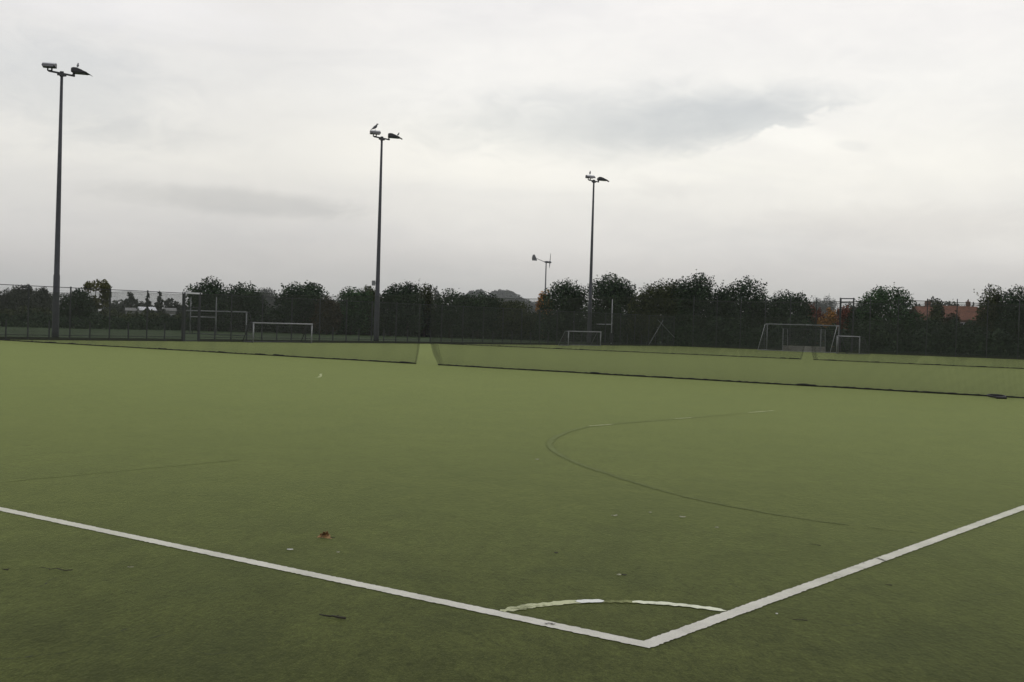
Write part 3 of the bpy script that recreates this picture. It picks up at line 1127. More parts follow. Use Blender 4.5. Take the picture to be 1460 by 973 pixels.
GN = 'trees growing beyond the fences'
GF = 'far trees fading into the haze'
NEAR = [
    # x, ytop, width, distance, leaves, shape, label
    (110, 413, 54, 128, 'l_dark', 'bush', 'low dark tree just right of the leftmost floodlight pole'),
    (136, 399, 40, 131, 'l_yellow', 'open', 'thin yellowish open-crowned tree behind the low dark one at left'),
    (299, 399, 64, 133, 'l_dark', 'round', 'dark round-topped tree right behind the left rugby posts'),
    (348, 406, 54, 135, 'l_dark', 'round', 'dark ragged tree between the rugby posts and the pale far tree'),
    (433, 404, 78, 136, 'l_dark', 'round', 'broad domed dark tree behind the low wide left goal'),
    (466, 424, 40, 134, 'l_brown', 'bush', 'brownish shrub against the right flank of the broad domed tree'),
    (501, 411, 54, 137, 'l_green', 'round', 'mid green tree between the domed tree and the middle floodlight'),
    (527, 409, 34, 138, 'l_olive', 'round', 'olive tree just left of the middle floodlight pole'),
    (556, 407, 34, 138, 'l_dark', 'round', 'narrow dark tree just right of the middle floodlight pole'),
    (581, 404, 42, 137, 'l_dark', 'round', 'tallest dark tree of the tight clump right of the middle floodlight'),
    (605, 406, 28, 139, 'l_olive', 'round', 'slim olive tree at the right end of the tight clump'),
    (641, 414, 48, 138, 'l_dark', 'round', 'dark tree above the gap in the near net'),
    (681, 418, 60, 138, 'l_dark', 'round', 'dark tree in front of the left end of the wooded hill'),
    (731, 429, 76, 139, 'l_olive', 'bush', 'low olive bush below the wooded hill'),
    (775, 417, 26, 143, 'l_orange', 'bush', 'bright orange autumn tree under the wind turbine'),
    (803, 402, 62, 130, 'l_dark', 'round', 'dark rounded tree between the orange one and the farthest floodlight'),
    (872, 394, 74, 127, 'l_dark', 'round', 'tall dark tree just right of the farthest floodlight pole'),
    (913, 417, 42, 126, 'l_olive', 'round', 'shorter olive tree in the dip right of the rugby post'),
    (947, 402, 62, 125, 'l_olive', 'round', 'olive tree on the left shoulder of the tallest clump at the far end'),
    (993, 393, 72, 124, 'l_dark', 'round', 'tallest tree of the far end clump, ragged on top'),
    (1032, 410, 46, 124, 'l_dark', 'round', 'smaller dark tree filling the dip in the far end clump'),
    (1067, 399, 62, 122, 'l_dark', 'round', 'ragged dark tree above the left post of the largest goal'),
    (1122, 417, 62, 120, 'l_dark', 'round', 'dark tree behind the middle of the largest goal'),
    (1161, 436, 36, 138, 'l_red', 'bush', 'small reddish autumn tree above the largest goal'),
    (1181, 441, 32, 132, 'l_orange', 'bush', 'small dull orange autumn tree beside the reddish one'),
    (1206, 438, 36, 128, 'l_red', 'bush', 'red-brown autumn shrub behind the tall fence gate'),
    (1229, 431, 40, 117, 'l_dark', 'round', 'lower dark tree on the left flank of the rounded one right of the gate'),
    (1268, 411, 86, 116, 'l_green', 'round', 'big rounded green tree right of the tall fence gate'),
    (1338, 458, 76, 114, 'l_dark', 'bush', 'low dark shrub in front of the red-roofed house with the white dish'),
    (1385, 460, 60, 113, 'l_olive', 'bush', 'low olive shrub in front of the long red roof'),
    (1356, 447, 30, 118, 'l_brown', 'bush', 'brownish shrub breaking up the left end of the longer red roof'),
    (1411, 409, 40, 111, 'l_olive', 'round', 'upright olive tree second from the right edge'),
    (1450, 411, 58, 110, 'l_dark', 'round', 'dense dark tree at the right edge of the view'),
    (1512, 408, 70, 109, 'l_dark', 'round', 'dark tree just past the right edge of the view'),
]
for i, (x, y, w, Y, m, s, L) in enumerate(NEAR):
    tree(x, y, w, Y, m, s, L, 100 + i, group=GN)

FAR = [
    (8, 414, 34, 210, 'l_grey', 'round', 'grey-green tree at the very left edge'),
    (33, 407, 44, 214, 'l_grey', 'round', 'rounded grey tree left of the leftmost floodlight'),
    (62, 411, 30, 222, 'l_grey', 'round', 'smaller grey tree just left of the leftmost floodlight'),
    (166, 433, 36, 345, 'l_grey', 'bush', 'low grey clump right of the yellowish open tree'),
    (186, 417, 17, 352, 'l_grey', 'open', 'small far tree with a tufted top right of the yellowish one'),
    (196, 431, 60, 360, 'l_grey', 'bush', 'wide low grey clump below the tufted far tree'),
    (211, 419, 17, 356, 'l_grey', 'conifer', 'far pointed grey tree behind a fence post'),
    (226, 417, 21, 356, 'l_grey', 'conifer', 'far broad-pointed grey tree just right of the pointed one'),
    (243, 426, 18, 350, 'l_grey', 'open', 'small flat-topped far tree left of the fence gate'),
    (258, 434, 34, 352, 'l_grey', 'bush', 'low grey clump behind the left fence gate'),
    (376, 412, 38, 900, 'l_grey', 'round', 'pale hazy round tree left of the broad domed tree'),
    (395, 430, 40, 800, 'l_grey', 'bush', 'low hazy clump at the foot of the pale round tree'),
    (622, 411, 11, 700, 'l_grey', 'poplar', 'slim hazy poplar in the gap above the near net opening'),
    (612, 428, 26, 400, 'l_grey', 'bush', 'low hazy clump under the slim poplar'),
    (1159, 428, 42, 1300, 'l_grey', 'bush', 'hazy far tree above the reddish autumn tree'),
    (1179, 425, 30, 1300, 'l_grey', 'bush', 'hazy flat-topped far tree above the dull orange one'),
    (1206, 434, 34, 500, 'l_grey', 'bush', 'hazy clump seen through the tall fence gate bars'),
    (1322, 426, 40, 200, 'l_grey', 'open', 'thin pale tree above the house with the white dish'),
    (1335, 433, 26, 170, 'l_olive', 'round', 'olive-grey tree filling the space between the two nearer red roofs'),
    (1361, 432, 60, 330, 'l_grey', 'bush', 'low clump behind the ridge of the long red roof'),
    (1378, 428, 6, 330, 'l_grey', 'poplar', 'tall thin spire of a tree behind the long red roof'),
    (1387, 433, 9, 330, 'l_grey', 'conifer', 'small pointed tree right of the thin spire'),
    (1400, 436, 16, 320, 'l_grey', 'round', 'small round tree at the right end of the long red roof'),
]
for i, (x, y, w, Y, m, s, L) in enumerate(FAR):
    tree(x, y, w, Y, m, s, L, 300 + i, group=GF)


def hedge(path, h, depth, mat, label, seed, per_m=150, leaf=0.30):
    rnd = np.random.RandomState(seed)
    P = [Vector(p) for p in path]
    pos, out = [], []
    for a, b in zip(P[:-1], P[1:]):
        L = (b - a).length
        d = (b - a).normalized()
        nrm = np.array([-d.y, d.x, 0])
        n = int(L * per_m * 2.4)
        t = rnd.random(n)
        along = np.array(a)[None] + np.array(b - a)[None] * t[:, None]
        s = t * L
        hh = h * (0.86 + 0.14 * np.sin(s * 0.9 + seed) + 0.10 * np.sin(s * 2.3 + 1) + 0.06 * np.sin(s * 5.1))
        th = rnd.uniform(0, math.pi, n)
        r = rnd.uniform(0.35, 1.0, n) ** 0.5
        u = np.cos(th) * r
        v = np.sin(th) * r
        p = along + nrm[None] * (u * depth / 2)[:, None]
        p[:, 2] = np.maximum(0.05, v * hh) + FZ
        pos.append(p)
        out.append(nrm[None] * u[:, None] + np.array([0, 0, 0.8])[None] * v[:, None])
    V, Q = leaves_from(np.vstack(pos), np.vstack(out), leaf, rnd)
    V[:, 2] = np.maximum(V[:, 2], FZ + 0.01)
    o = np.array(P[0])
    o[2] = FZ
    ob = np_mesh('hedge', V - o[None], Q, M[mat], None)
    ob.location = o
    return tag(ob, label, 'hedge', 'hedges along the field edge')


hedge([PX(-160, 118), PX(0, 121), PX(100, 122), PX(205, 130), PX(300, 138)], 1.55, 1.8, 'l_dark', 'low dark hedge along the far side of the grass at the left', 11, 150, 0.24)
hedge([PX(300, 138), PX(380, 140), PX(480, 141), PX(560, 141), PX(660, 141), PX(770, 140)], 3.3, 3.0, 'l_dark', 'tall dark hedge under the trees behind the left and middle goals', 12, 240, 0.30)
hedge([PX(770, 138), PX(850, 133), PX(930, 127)], 3.0, 2.6, 'l_dark', 'dark hedge behind the rugby post beside the farthest floodlight', 13, 240, 0.29)
hedge([W(60, 103), W(45, 103), W(30, 103), W(4, 103.5)], 3.0, 2.6, 'l_dark', 'long dark hedge right behind the far end fence and big goals', 14, 250, 0.27)
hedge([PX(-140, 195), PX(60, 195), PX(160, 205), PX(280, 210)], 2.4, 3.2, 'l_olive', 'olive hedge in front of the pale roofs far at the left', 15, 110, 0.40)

# wooded hill far away: one mass of woodland
hill_mb = MB()
c0 = PX(712, 1850, FZ)
nx, ny = 48, 24
hw, hd = 170, 120
vs = []
for j in range(ny + 1):
    for i in range(nx + 1):
        u, v = i / nx * 2 - 1, j / ny * 2 - 1
        hgt = 20 * max(0, 1 - u * u) ** 1.5 * max(0, 1 - v * v)
        vs.append((c0.x + u * hw, c0.y + v * hd, FZ - 0.02 + hgt))
hill_mb.add(vs, [(j * (nx + 1) + i, j * (nx + 1) + i + 1, (j + 1) * (nx + 1) + i + 1, (j + 1) * (nx + 1) + i) for j in range(ny) for i in range(nx)])
tag(hill_mb.build('hill', M['grass'], None, True), kind='structure')
rnd = np.random.RandomState(42)
pos, out = [], []
prof = [(640, 447), (652, 436), (664, 420), (672, 414), (682, 411.5), (692, 414), (700, 416), (708, 413), (717, 411.8), (726, 414), (736, 419), (746, 424), (756, 428), (768, 430), (784, 437), (800, 446)]
pxs = np.array([p[0] for p in prof])
pys = np.array([p[1] for p in prof])
for k in range(80):
    x = rnd.uniform(642, 798)
    dY = rnd.uniform(-80, 60)
    Y = 1850 + dY
    top = ZH(x, np.interp(x, pxs, pys) + rnd.uniform(-0.2, 2.0) + max(0, -dY) * 0.09, Y)
    b = PX(x, Y, 0)
    r = rnd.uniform(5, 9)
    n = 260
    u = rnd.normal(size=(n, 3))
    u /= np.linalg.norm(u, axis=1)[:, None]
    rr = rnd.uniform(0.5, 1, n) ** 0.5
    q = u * rr[:, None] * np.array([r, r, r * 0.9]) + np.array([b.x, b.y, top - r * 0.9])
    # skirts down to the ground
    low = rnd.random(n) < 0.45
    q[low, 2] = rnd.uniform(0, 1, low.sum()) * max(1.0, top - r)
    pos.append(q)
    out.append(u + np.array([0, 0, 0.3]))
V, Q = leaves_from(np.vstack(pos), np.vstack(out), 2.8, rnd)
V[:, 2] = np.maximum(V[:, 2], 0)
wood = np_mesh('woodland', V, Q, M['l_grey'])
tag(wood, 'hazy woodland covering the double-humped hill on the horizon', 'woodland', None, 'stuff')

# distant low treeline closing the horizon
pos, out = [], []
for k in range(150):
    x = rnd.uniform(-250, 1750)
    Y = rnd.uniform(700, 950)
    b = PX(x, Y, 0)
    r = rnd.uniform(4, 8)
    n = 70
    u = rnd.normal(size=(n, 3))
    u /= np.linalg.norm(u, axis=1)[:, None]
    q = u * np.array([r * 1.6, r, r * 0.7]) + np.array([b.x, b.y, r * 0.62])
    pos.append(q)
    out.append(u)
V, Q = leaves_from(np.vstack(pos), np.vstack(out), 2.6, rnd)
V[:, 2] = np.maximum(V[:, 2], 0)
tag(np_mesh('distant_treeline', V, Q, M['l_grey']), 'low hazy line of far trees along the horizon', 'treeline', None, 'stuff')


# ------------------------------------------------------------------ houses
def house(x, Y, wpx, ridge_y, eave_y, rz, wall, roof, label, dish=False, name='house', depth=7.0, chimney=True):
    base = PX(x, Y, FZ)
    w = wpx * Y / FPX
    ez, rzz = ZH(x, eave_y, Y) - FZ, ZH(x, ridge_y, Y) - FZ
    root = empty(name, base, rz)
    tag(root, label, 'house', 'houses beyond the trees')
    d = depth / 2
    vs = [(-w / 2, -d, 0), (w / 2, -d, 0), (w / 2, d, 0), (-w / 2, d, 0), (-w / 2, -d, ez), (w / 2, -d, ez), (w / 2, d, ez), (-w / 2, d, ez), (-w / 2, 0, rzz - 0.12), (w / 2, 0, rzz - 0.12)]
    mb = MB()
    mb.add(vs, [(0, 1, 5, 4), (1, 2, 6, 9, 5), (2, 3, 7, 6), (3, 0, 4, 8, 7), (0, 3, 2, 1)])
    mb.build('wall', M[wall], root)
    mb = MB()
    o = 0.3
    sl = (rzz - ez) / d
    for s in (-1, 1):
        a = [(-w / 2 - o, s * (d + o), ez - sl * o), (w / 2 + o, s * (d + o), ez - sl * o), (w / 2 + o, 0, rzz), (-w / 2 - o, 0, rzz)]
        b = [(p[0], p[1], p[2] + 0.16) for p in a]
        mb.add(a + b, [(0, 3, 2, 1), (4, 5, 6, 7), (0, 1, 5, 4), (1, 2, 6, 5), (2, 3, 7, 6), (3, 0, 4, 7)])
    rf = mb.build('roof', M[roof], root)
    if chimney:
        mb = MB()
        mb.box((w * 0.28, 0.4, rzz + 0.35), 0.7, 0.5, 1.3)
        mb.tube([(w * 0.28, 0.4, rzz + 1.0), (w * 0.28, 0.4, rzz + 1.3)], 0.13, 8)
        mb.build('chimney', M['brick'], rf)
    for k in range(max(1, int(w / 3.2))):
        xx = -w / 2 + (k + 0.5) * w / max(1, int(w / 3.2))
        for zz in ([1.3] if ez < 4 else [1.3, ez - 1.1]):
            mb = MB()
            mb.box((xx, -d - 0.01, zz), 1.3, 0.06, 1.1)
            wn = mb.build('window', M['pale_metal'], root)
            mb = MB()
            for sx in (-0.3, 0.3):
                mb.box((xx + sx, -d - 0.05, zz), 0.5, 0.03, 0.92)
            mb.build('pane', M['window'], wn)
    if dish:
        mb = MB()
        c = Vector((w * 0.18, -d + 1.0, ez + sl * 1.0 + 0.55))
        mb.tube([c + Vector((0, 0.12, -0.05)), c, c + Vector((0, -0.06, 0.03)), c + Vector((0, -0.12, 0.05))], [0.04, 0.2, 0.3, 0.33], 14)
        mb.tube([c + Vector((0, 0.12, -0.05)), c + Vector((0, 0.15, -0.65))], 0.04, 6)
        mb.build('white_dish', M['roof_pale'], root)
    return root


house(1316, 185, 26, 439, 457, R(8), 'brick', 'roof_tile', 'red-roofed brick house with a small white dish, right of the rounded green tree', True)
house(1366, 215, 46, 438, 456, R(-6), 'brick', 'roof_tile', 'longer red-roofed house right of the one with the dish')
house(1403, 225, 26, 441, 456, R(10), 'brick', 'roof_tile', 'red-roofed house half hidden by the upright olive tree')
house(202, 320, 7.5, 438.6, 442.5, R(28), 'wall_grey', 'roof_pale', 'small far house with a bright pale roof left of a fence post', False, 'house', 4.0, False)
house(216, 322, 6.5, 438.8, 442.7, R(28), 'wall_grey', 'roof_pale', 'small far house with a bright pale roof just right of a fence post', False, 'house', 4.0, False)
house(243, 318, 12, 440.3, 443.6, R(20), 'wall_grey', 'wall_grey', 'dull grey far house nearest the left fence gate', False, 'house', 4.5, False)
house(186, 316, 12, 440.0, 443.4, R(20), 'wall_grey', 'wall_grey', 'dull grey far house farthest from the left fence gate', False, 'house', 4.5, False)

# ------------------------------------------------------------------ small things on the carpet
def scrap(P, rz, l, w, mat, label, seed, curl=0.3, name='litter_scrap', cat='litter', group='litter on the turf'):
    rnd = random.Random(seed)
    n, m = 7, 5
    vs = []
    for lay in (0, 1):
        for j in range(m):
            for i in range(n):
                u, v = i / (n - 1) * 2 - 1, j / (m - 1) * 2 - 1
                taper = (1 - 0.55 * abs(u) ** 2.2)
                z = 0.006 + curl * l * 0.5 * (u * u * 0.6 + 0.5 * v * v) + 0.05 * l * rnd.uniform(-0.4, 1) * (1 if lay == 0 else 0)
                vs.append((u * l / 2, v * w / 2 * taper, z - lay * 0.002) if lay == 0 else (vs[j * n + i][0], vs[j * n + i][1], vs[j * n + i][2] - 0.003))
    fs = []
    for j in range(m - 1):
        for i in range(n - 1):
            a = j * n + i
            fs.append((a, a + 1, a + n + 1, a + n))
            o = n * m
            fs.append((o + a + n, o + a + n + 1, o + a + 1, o + a))
    for i in range(n - 1):
        fs.append((i + 1, i, n * m + i, n * m + i + 1))
        a = (m - 1) * n + i
        fs.append((a, a + 1, n * m + a + 1, n * m + a))
    for j in range(m - 1):
        a = j * n
        fs.append((a, a + n, n * m + a + n, n * m + a))
        a = j * n + n - 1
        fs.append((a + n, a, n * m + a, n * m + a + n))
    mb = MB()
    mb.add(vs, fs)
    o = mb.build(name, M[mat], None, True)
    o.location = P + Vector((0, 0, 0.004))
    o.rotation_euler = (0, 0, rz)
    return tag(o, label, cat, group)


# the brown leaf: a curled sycamore leaf standing up on its edge
def dead_leaf(P):
    root = empty('dead_leaf', P)
    tag(root, 'curled brown dead leaf standing up on the turf, left of the middle', 'leaf')
    root.scale = (0.72, 0.8, 0.85)
    prof = [(-0.075, 0.004), (-0.055, 0.020), (-0.046, 0.034), (-0.02, 0.040), (-0.008, 0.062), (0.012, 0.052), (0.022, 0.060), (0.032, 0.034), (0.052, 0.022), (0.056, 0.008), (0.076, 0.004), (0.03, 0.002), (-0.03, 0.002)]
    vs = [(0, 0.030, 0.022), (0, 0.034, 0.022)]
    n = len(prof)
    for k, (x, z) in enumerate(prof):
        vs.append((x, 0.035 * math.sin(k * 1.1) - 0.012, z))
    for k, (x, z) in enumerate(prof):
        vs.append((x, 0.035 * math.sin(k * 1.1) - 0.008, z + 0.001))
    fs = []
    for k in range(n):
        fs.append((0, 2 + k, 2 + (k + 1) % n))
        fs.append((1, 2 + n + (k + 1) % n, 2 + n + k))
        fs.append((2 + k, 2 + n + k, 2 + n + (k + 1) % n, 2 + (k + 1) % n))
    mb = MB()
    mb.add(vs, fs)
    mb.build('leaf_blade', M['leaf_brown'], root)
    mb = MB()
    mb.tube([(0.0, 0.03, 0.022), (-0.02, -0.02, 0.03), (-0.03, -0.05, 0.006)], [0.002, 0.0018, 0.0015], 5)
    mb.tube([(0.05, 0.01, 0.004), (0.08, 0.0, 0.006), (0.10, 0.01, 0.004)], [0.0025, 0.002, 0.0015], 5)
    mb.build('leaf_stalk', M['twig'], root)


dead_leaf(G(463, 768) + Vector((0, 0, 0.003)))
scrap(G(413.5, 785.5), 0.1, 0.04, 0.026, 'litter', 'small white scrap on the turf left of the brown leaf', 1, 0.05)
scrap(G(876, 737.5), 0.3, 0.05, 0.03, 'litter_buff', 'pale curled scrap on the turf, left one of the nearer pair in the middle', 2, 0.3)
scrap(G(973, 739.5), -0.2, 0.05, 0.03, 'litter_buff', 'pale curled scrap on the turf, right one of the nearer pair in the middle', 3, 0.3)
scrap(G(765.5, 656.5), 0.3, 0.045, 0.03, 'litter_buff', 'tiny pale scrap left of the dark painted-out curve', 4, 0.2)
scrap(G(927, 732.5), 0.8, 0.025, 0.02, 'litter_buff', 'faint pale scrap between the two curled scraps', 5, 0.2)
scrap(G(882.5, 822), 0.5, 0.026, 0.024, 'litter_buff', 'pale crumb next to a dark one above the corner arc', 6, 0.3)
scrap(G(890, 822.3), 0.0, 0.030, 0.016, 'twig', 'dark crumb next to a pale one above the corner arc', 7, 0.3)
scrap(G(1107.5, 877.5), 0.0, 0.012, 0.012, 'litter', 'white crumb on the turf right of the corner arc end', 8, 0.2)
scrap(G(482, 789.5), 0.4, 0.02, 0.016, 'litter_buff', 'faint pale crumb right of the white scrap near the brown leaf', 9, 0.2)
scrap(G(793, 790.5), 0.4, 0.026, 0.022, 'twig', 'dark crumb on the turf above the end of the left line', 10, 0.3)
scrap(G(1022, 754), 0.4, 0.028, 0.022, 'litter_buff', 'faint pale scrap below the right of the nearer pair', 11, 0.25)
scrap(G(186, 811), 0.3, 0.036, 0.006, 'litter_buff', 'thin pale strip of litter below the left line', 12, 0.1)


def twig(P, Q, r, label, seed, bumps=0.006):
    rnd = random.Random(seed)
    n = 9
    pts, rad = [], []
    for i in range(n):
        t = i / (n - 1)
        p = P.lerp(Q, t) + Vector((rnd.uniform(-1, 1) * bumps, rnd.uniform(-1, 1) * bumps, r + 0.004 + rnd.random() * bumps * 0.4))
        pts.append(p)
        rad.append(r * (0.45 + 0.75 * t) * rnd.uniform(0.85, 1.1))
    mb = MB()
    c = (P + Q) / 2
    mb.tube([p - c for p in pts], rad, 7)
    k = pts[5] - c
    mb.tube([k, k + Vector((0.02, 0.02, 0.004))], [r * 0.5, r * 0.25], 5)
    o = mb.build('twig', M['twig'], None, True)
    o.location = c
    return tag(o, label, 'twig', 'twigs on the turf')


twig(G(456, 879.8), G(493.5, 884.6), 0.0062, 'dark twig lying below the left line, longest on the turf', 1)
twig(G(1261, 835), G(1272, 836.3), 0.0025, 'short dark twig right of the right-hand line', 2, 0.003)
twig(G(1154, 777), G(1170, 779.5), 0.002, 'faint dark twig just left of the right-hand line', 3, 0.003)
twig(G(60, 812), G(98, 816), 0.0025, 'thin dark twig at the left below the long line', 4, 0.02)
twig(G(2, 813.5), G(12, 814.5), 0.0035, 'dark twig end at the left edge below the long line', 5, 0.003)
twig(G(1129, 885.5), G(1150, 886.5), 0.0022, 'faint dark twig right of the corner', 6, 0.004)


def scuff(pts, w, name='scuff_mark'):
    strip(name, bend(pts, 6), w, M['scuff'], 0.0085, 0.006, 0.01, maxn=200)


scuff([G(777, 891.5), G(785, 891), G(790, 892.5)], 0.016)
scuff([G(1251, 797.5), G(1257, 799.5), G(1262, 801)], 0.02)
scuff([G(1230, 804), G(1232, 804.8)], 0.014)

M['crack'] = simple('turf_crease_dark', (0.022, 0.026, 0.010), 0.95, 0, 0.4, 40)
for pts, w in (([(0, 941), (30, 939), (58, 935), (84, 933), (110, 929)], 0.008), ([(150, 908), (178, 899), (205, 893), (228, 889)], 0.006),
               ([(58, 838), (66, 833), (72, 828), (84, 825)], 0.009), ([(205, 915), (222, 909), (240, 905)], 0.006),
               ([(1180, 888), (1210, 893), (1228, 889)], 0.005), ([(1395, 846), (1420, 849), (1436, 846)], 0.005),
               ([(1040, 834), (1052, 838), (1066, 839)], 0.005), ([(280, 930), (300, 934), (330, 931)], 0.006)):
    strip('turf_crease', bend([G(*p) for p in pts], 8), w, M['crack'], 0.0035, 0.004, 0.012, maxn=300, wf=lambda t: max(0.1, math.sin(math.pi * t)) * (0.6 + 0.4 * math.sin(23 * t)))

# black loop left at the foot of the near net
P = G(1421, 568.2)
ringroot = empty('rope_coil', P)
tag(ringroot, 'black coiled rope loop lying at the foot of the near net, far right', 'rope')
mb = MB()
pts = []
for k in range(50):
    t = k / 49 * 2 * math.pi * 1.9
    r = 0.22 + 0.012 * math.sin(3 * t)
    pts.append((r * math.cos(t), 0.19 * math.sin(t), 0.03 + 0.018 * k / 49 + 0.022 * (1 + math.sin(t))))
mb.tube(pts, 0.022, 7)
mb.build('coil', M['rubber'], ringroot, True)
mb = MB()
mb.tube([(-0.13, -0.30, 0.03), (-0.02, -0.31, 0.035), (0.13, -0.32, 0.03)], [0.03, 0.034, 0.028], 8)
mb.build('rope_tail', M['rubber'], ringroot, True)

# ------------------------------------------------------------------ air
mb = MB()
mb.box((0, 1290, 34.4), 3060, 2720, 71.2)
hzm = bpy.data.materials.new('haze_air')
hzm.use_nodes = True
nt = hzm.node_tree
nt.nodes.clear()
out = N(nt, 'ShaderNodeOutputMaterial')
pv = N(nt, 'ShaderNodeVolumePrincipled')
pv.inputs['Color'].default_value = (0.90, 0.92, 0.94, 1)
pv.inputs['Density'].default_value = 0.00012
pv.inputs['Anisotropy'].default_value = 0.0
nt.links.new(pv.outputs[0], out.inputs['Volume'])
hz_o = tag(mb.build('haze', hzm), kind='stuff')

# ------------------------------------------------------------------ sky and light
SUN_EL, SUN_AZ = R(48), R(25)       # azimuth from +Y towards +X
world = bpy.data.worlds.new('World')
scene.world = world
world.use_nodes = True
nt = world.node_tree
nt.nodes.clear()
wout = N(nt, 'ShaderNodeOutputWorld')
bg = N(nt, 'ShaderNodeBackground')
bg.inputs['Strength'].default_value = 0.1
nt.links.new(bg.outputs[0], wout.inputs['Surface'])
sky = N(nt, 'ShaderNodeTexSky')
sky.sky_type = 'NISHITA'
sky.sun_disc = False
sky.sun_elevation = SUN_EL
sky.sun_rotation = SUN_AZ
tc = N(nt, 'ShaderNodeTexCoord')
sep = N(nt, 'ShaderNodeSeparateXYZ')
nt.links.new(tc.outputs['Generated'], sep.inputs[0])
az = math_node(nt, 'ARCTAN2', sep.outputs['X'], sep.outputs['Y'])
el = math_node(nt, 'ARCSINE', sep.outputs['Z'])
comb = N(nt, 'ShaderNodeCombineXYZ')
nt.links.new(math_node(nt, 'MULTIPLY', az, 5.0), comb.inputs['X'])
nt.links.new(math_node(nt, 'MULTIPLY', el, 22.0), comb.inputs['Y'])
sv = comb.outputs[0]
comb2 = N(nt, 'ShaderNodeCombineXYZ')
nt.links.new(math_node(nt, 'MULTIPLY', az, 14.0), comb2.inputs['X'])
nt.links.new(math_node(nt, 'MULTIPLY', el, 30.0), comb2.inputs['Y'])
n1 = noise(nt, 1.0, 6, 0.55, sv, 0.5)
n2 = noise(nt, 1.6, 8, 0.62, comb2.outputs[0], 0.7)
n3 = noise(nt, 0.45, 3, 0.5, sv, 0.3)


def K(v):        # photograph grey level to linear, times ten (strength is 0.1)
    def l(c):
        c /= 255
        return 10 * (((c + 0.055) / 1.055) ** 2.4 if c > 0.04 else c / 12.92)
    return tuple(l(x) for x in v)


elw = math_node(nt, 'ADD', el, math_node(nt, 'MULTIPLY', math_node(nt, 'SUBTRACT', n3.outputs['Fac'], 0.5), 0.05))
gr = ramp(nt, math_node(nt, 'MULTIPLY', elw, 1 / 0.45, clamp=True),
          [(0.0, K((186, 187, 187))), (0.06, K((199, 198, 196))), (0.107, K((214, 211, 208))), (0.15, K((227, 224, 220))), (0.21, K((238, 235, 229))),
           (0.27, K((250, 247, 239))), (0.42, K((250, 248, 243))), (0.56, K((250, 247, 244))), (0.75, K((236, 236, 239))), (1.0, K((228, 228, 231)))])
c = gr.outputs['Color']
azr = ramp(nt, math_node(nt, 'MULTIPLY_ADD', az, 1.0, 0.5, clamp=True), [(0.05, (0.87, 0.875, 0.89)), (0.30, (0.90, 0.90, 0.905)), (0.46, (1, 1, 1)), (0.86, (1, 1, 1)), (0.97, (0.96, 0.96, 0.97))])
c = mix(nt, 1.0, c, azr.outputs['Color'], 'MULTIPLY')
c = mix(nt, 1.0, c, ramp(nt, n1.outputs['Fac'], [(0.25, (0.93, 0.935, 0.945)), (0.5, (1, 1, 1)), (0.75, (1.03, 1.028, 1.02))]).outputs['Color'], 'MULTIPLY')
c = mix(nt, 1.0, c, ramp(nt, n2.outputs['Fac'], [(0.3, (0.975, 0.977, 0.98)), (0.7, (1.02, 1.02, 1.017))]).outputs['Color'], 'MULTIPLY')


def patch(c, x, y, wx, wy, shade, tilt=0.0, rag=0.9, soft=0.7, lo=0.25, mask=None):
    """one cloud bank at its bearing and elevation, with a ragged edge"""
    a0 = math.atan((x - 730) / FPX)
    e0 = math.atan((464.6 + 0.0297 * (x - 730) - y) / FPX)
    da = math_node(nt, 'SUBTRACT', az, a0)
    de = math_node(nt, 'SUBTRACT', el, e0)
    de = math_node(nt, 'ADD', de, math_node(nt, 'MULTIPLY', da, tilt))
    u = math_node(nt, 'DIVIDE', da, wx / FPX)
    v = math_node(nt, 'DIVIDE', de, wy / FPX)
    r2 = math_node(nt, 'SQRT', math_node(nt, 'ADD', math_node(nt, 'MULTIPLY', u, u), math_node(nt, 'MULTIPLY', v, v)))
    r2 = math_node(nt, 'ADD', r2, math_node(nt, 'MULTIPLY', math_node(nt, 'SUBTRACT', n2.outputs['Fac'], 0.5), rag * 2))
    f = ramp(nt, r2, [(lo, 1.0), (lo + soft, 0.0)], 'EASE').outputs['Color']
    if mask is not None:
        f = math_node(nt, 'MULTIPLY', f, mask)
    return mix(nt, f, c, mix(nt, 1.0, c, shade, 'MULTIPLY'))


# the grey bank with its crisp, billowing lower right edge
edge = math_node(nt, 'SUBTRACT', math_node(nt, 'SUBTRACT', el, 243.4 / FPX), math_node(nt, 'MULTIPLY', math_node(nt, 'SUBTRACT', az, 230 / FPX), 0.297))
comb3 = N(nt, 'ShaderNodeCombineXYZ')
nt.links.new(math_node(nt, 'MULTIPLY', az, 22.0), comb3.inputs['X'])
nt.links.new(math_node(nt, 'MULTIPLY', el, 34.0), comb3.inputs['Y'])
n4 = noise(nt, 1.0, 7, 0.6, comb3.outputs[0], 0.8)
edge = math_node(nt, 'ADD', edge, math_node(nt, 'MULTIPLY', math_node(nt, 'SUBTRACT', n4.outputs['Fac'], 0.5), 70 / FPX))
crisp = ramp(nt, math_node(nt, 'MULTIPLY_ADD', edge, FPX / 60.0, 0.25, clamp=True), [(0.18, 0.0), (0.38, 1.0)], 'EASE').outputs['Color']
c = patch(c, 900, 178, 420, 72, (0.80, 0.82, 0.84), -0.04, 0.30, 0.8, 0.2, mask=crisp)
c = patch(c, 1030, 172, 230, 52, (0.875, 0.89, 0.91), -0.12, 0.30, 0.8, 0.2, mask=crisp)
c = patch(c, 1120, 200, 120, 30, (1.05, 1.05, 1.045), 0.25, 0.6, 0.5, 0.35)
c = patch(c, 1010, 236, 170, 20, (1.03, 1.03, 1.02), 0.10, 0.6, 0.6, 0.3)
c = patch(c, 1205, 218, 40, 11, (0.93, 0.935, 0.945), 0.1, 0.6, 0.6, 0.3)
c = patch(c, 930, 270, 60, 26, (0.95, 0.95, 0.955), 0.2, 0.6, 0.7, 0.2)
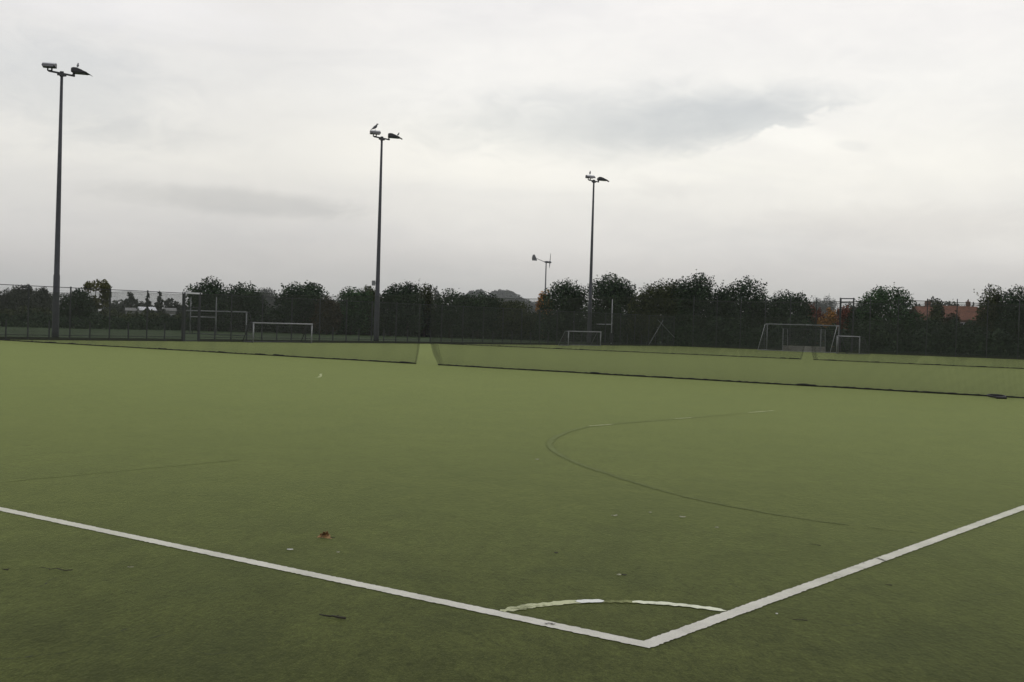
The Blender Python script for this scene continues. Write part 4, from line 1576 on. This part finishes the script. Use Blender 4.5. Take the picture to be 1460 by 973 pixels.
c = patch(c, 330, 292, 250, 26, (0.86, 0.865, 0.87), 0.03, 0.35, 0.6, 0.35)
c = patch(c, 220, 205, 170, 26, (0.94, 0.945, 0.95), 0.0, 0.6, 0.8, 0.2)
c = patch(c, 80, 140, 200, 100, (0.87, 0.885, 0.905), 0.1, 0.4, 0.9, 0.2)
c = patch(c, 150, 20, 260, 60, (1.07, 1.07, 1.08), 0.1, 0.6, 0.8, 0.2)
c = patch(c, 640, 210, 330, 70, (1.05, 1.045, 1.03), 0.03, 0.4, 0.9, 0.2)
c = patch(c, 1290, 330, 300, 40, (0.95, 0.945, 0.945), 0.0, 0.4, 0.9, 0.2)
fin = mix(nt, 0.96, sky.outputs['Color'], c)
nt.links.new(fin, bg.inputs['Color'])

sl = bpy.data.lights.new('sun', 'SUN')
sl.energy = 0.5
sl.angle = R(60)
sl.color = (1.0, 0.97, 0.93)
so = bpy.data.objects.new('sun', sl)
col.objects.link(so)
sd = Vector((math.sin(SUN_AZ) * math.cos(SUN_EL), math.cos(SUN_AZ) * math.cos(SUN_EL), math.sin(SUN_EL)))
so.rotation_euler = (-sd).to_track_quat('-Z', 'Y').to_euler()
so.location = (0, 0, 55)

# ------------------------------------------------------------------ camera
cam = bpy.data.cameras.new('camera')
cam.sensor_fit = 'HORIZONTAL'
cam.sensor_width = 36
cam.lens = 36 * FPX / 1460
cam.clip_start = 0.05
cam.clip_end = 6000
co = bpy.data.objects.new('camera', cam)
col.objects.link(co)
mw = Matrix(((CR[0], CU[0], -_fw[0], 0), (CR[1], CU[1], -_fw[1], 0), (CR[2], CU[2], -_fw[2], EYE), (0, 0, 0, 1)))
co.matrix_world = mw
scene.camera = co

vs_ = scene.view_settings
vs_.view_transform = 'Standard'
vs_.look = 'None'
vs_.gamma = 1.0
vs_.exposure = 0.0
vs_.use_curve_mapping = False
scene.cycles.max_bounces = 6
scene.cycles.diffuse_bounces = 3
scene.cycles.volume_bounces = 1
scene.cycles.transparent_max_bounces = 4
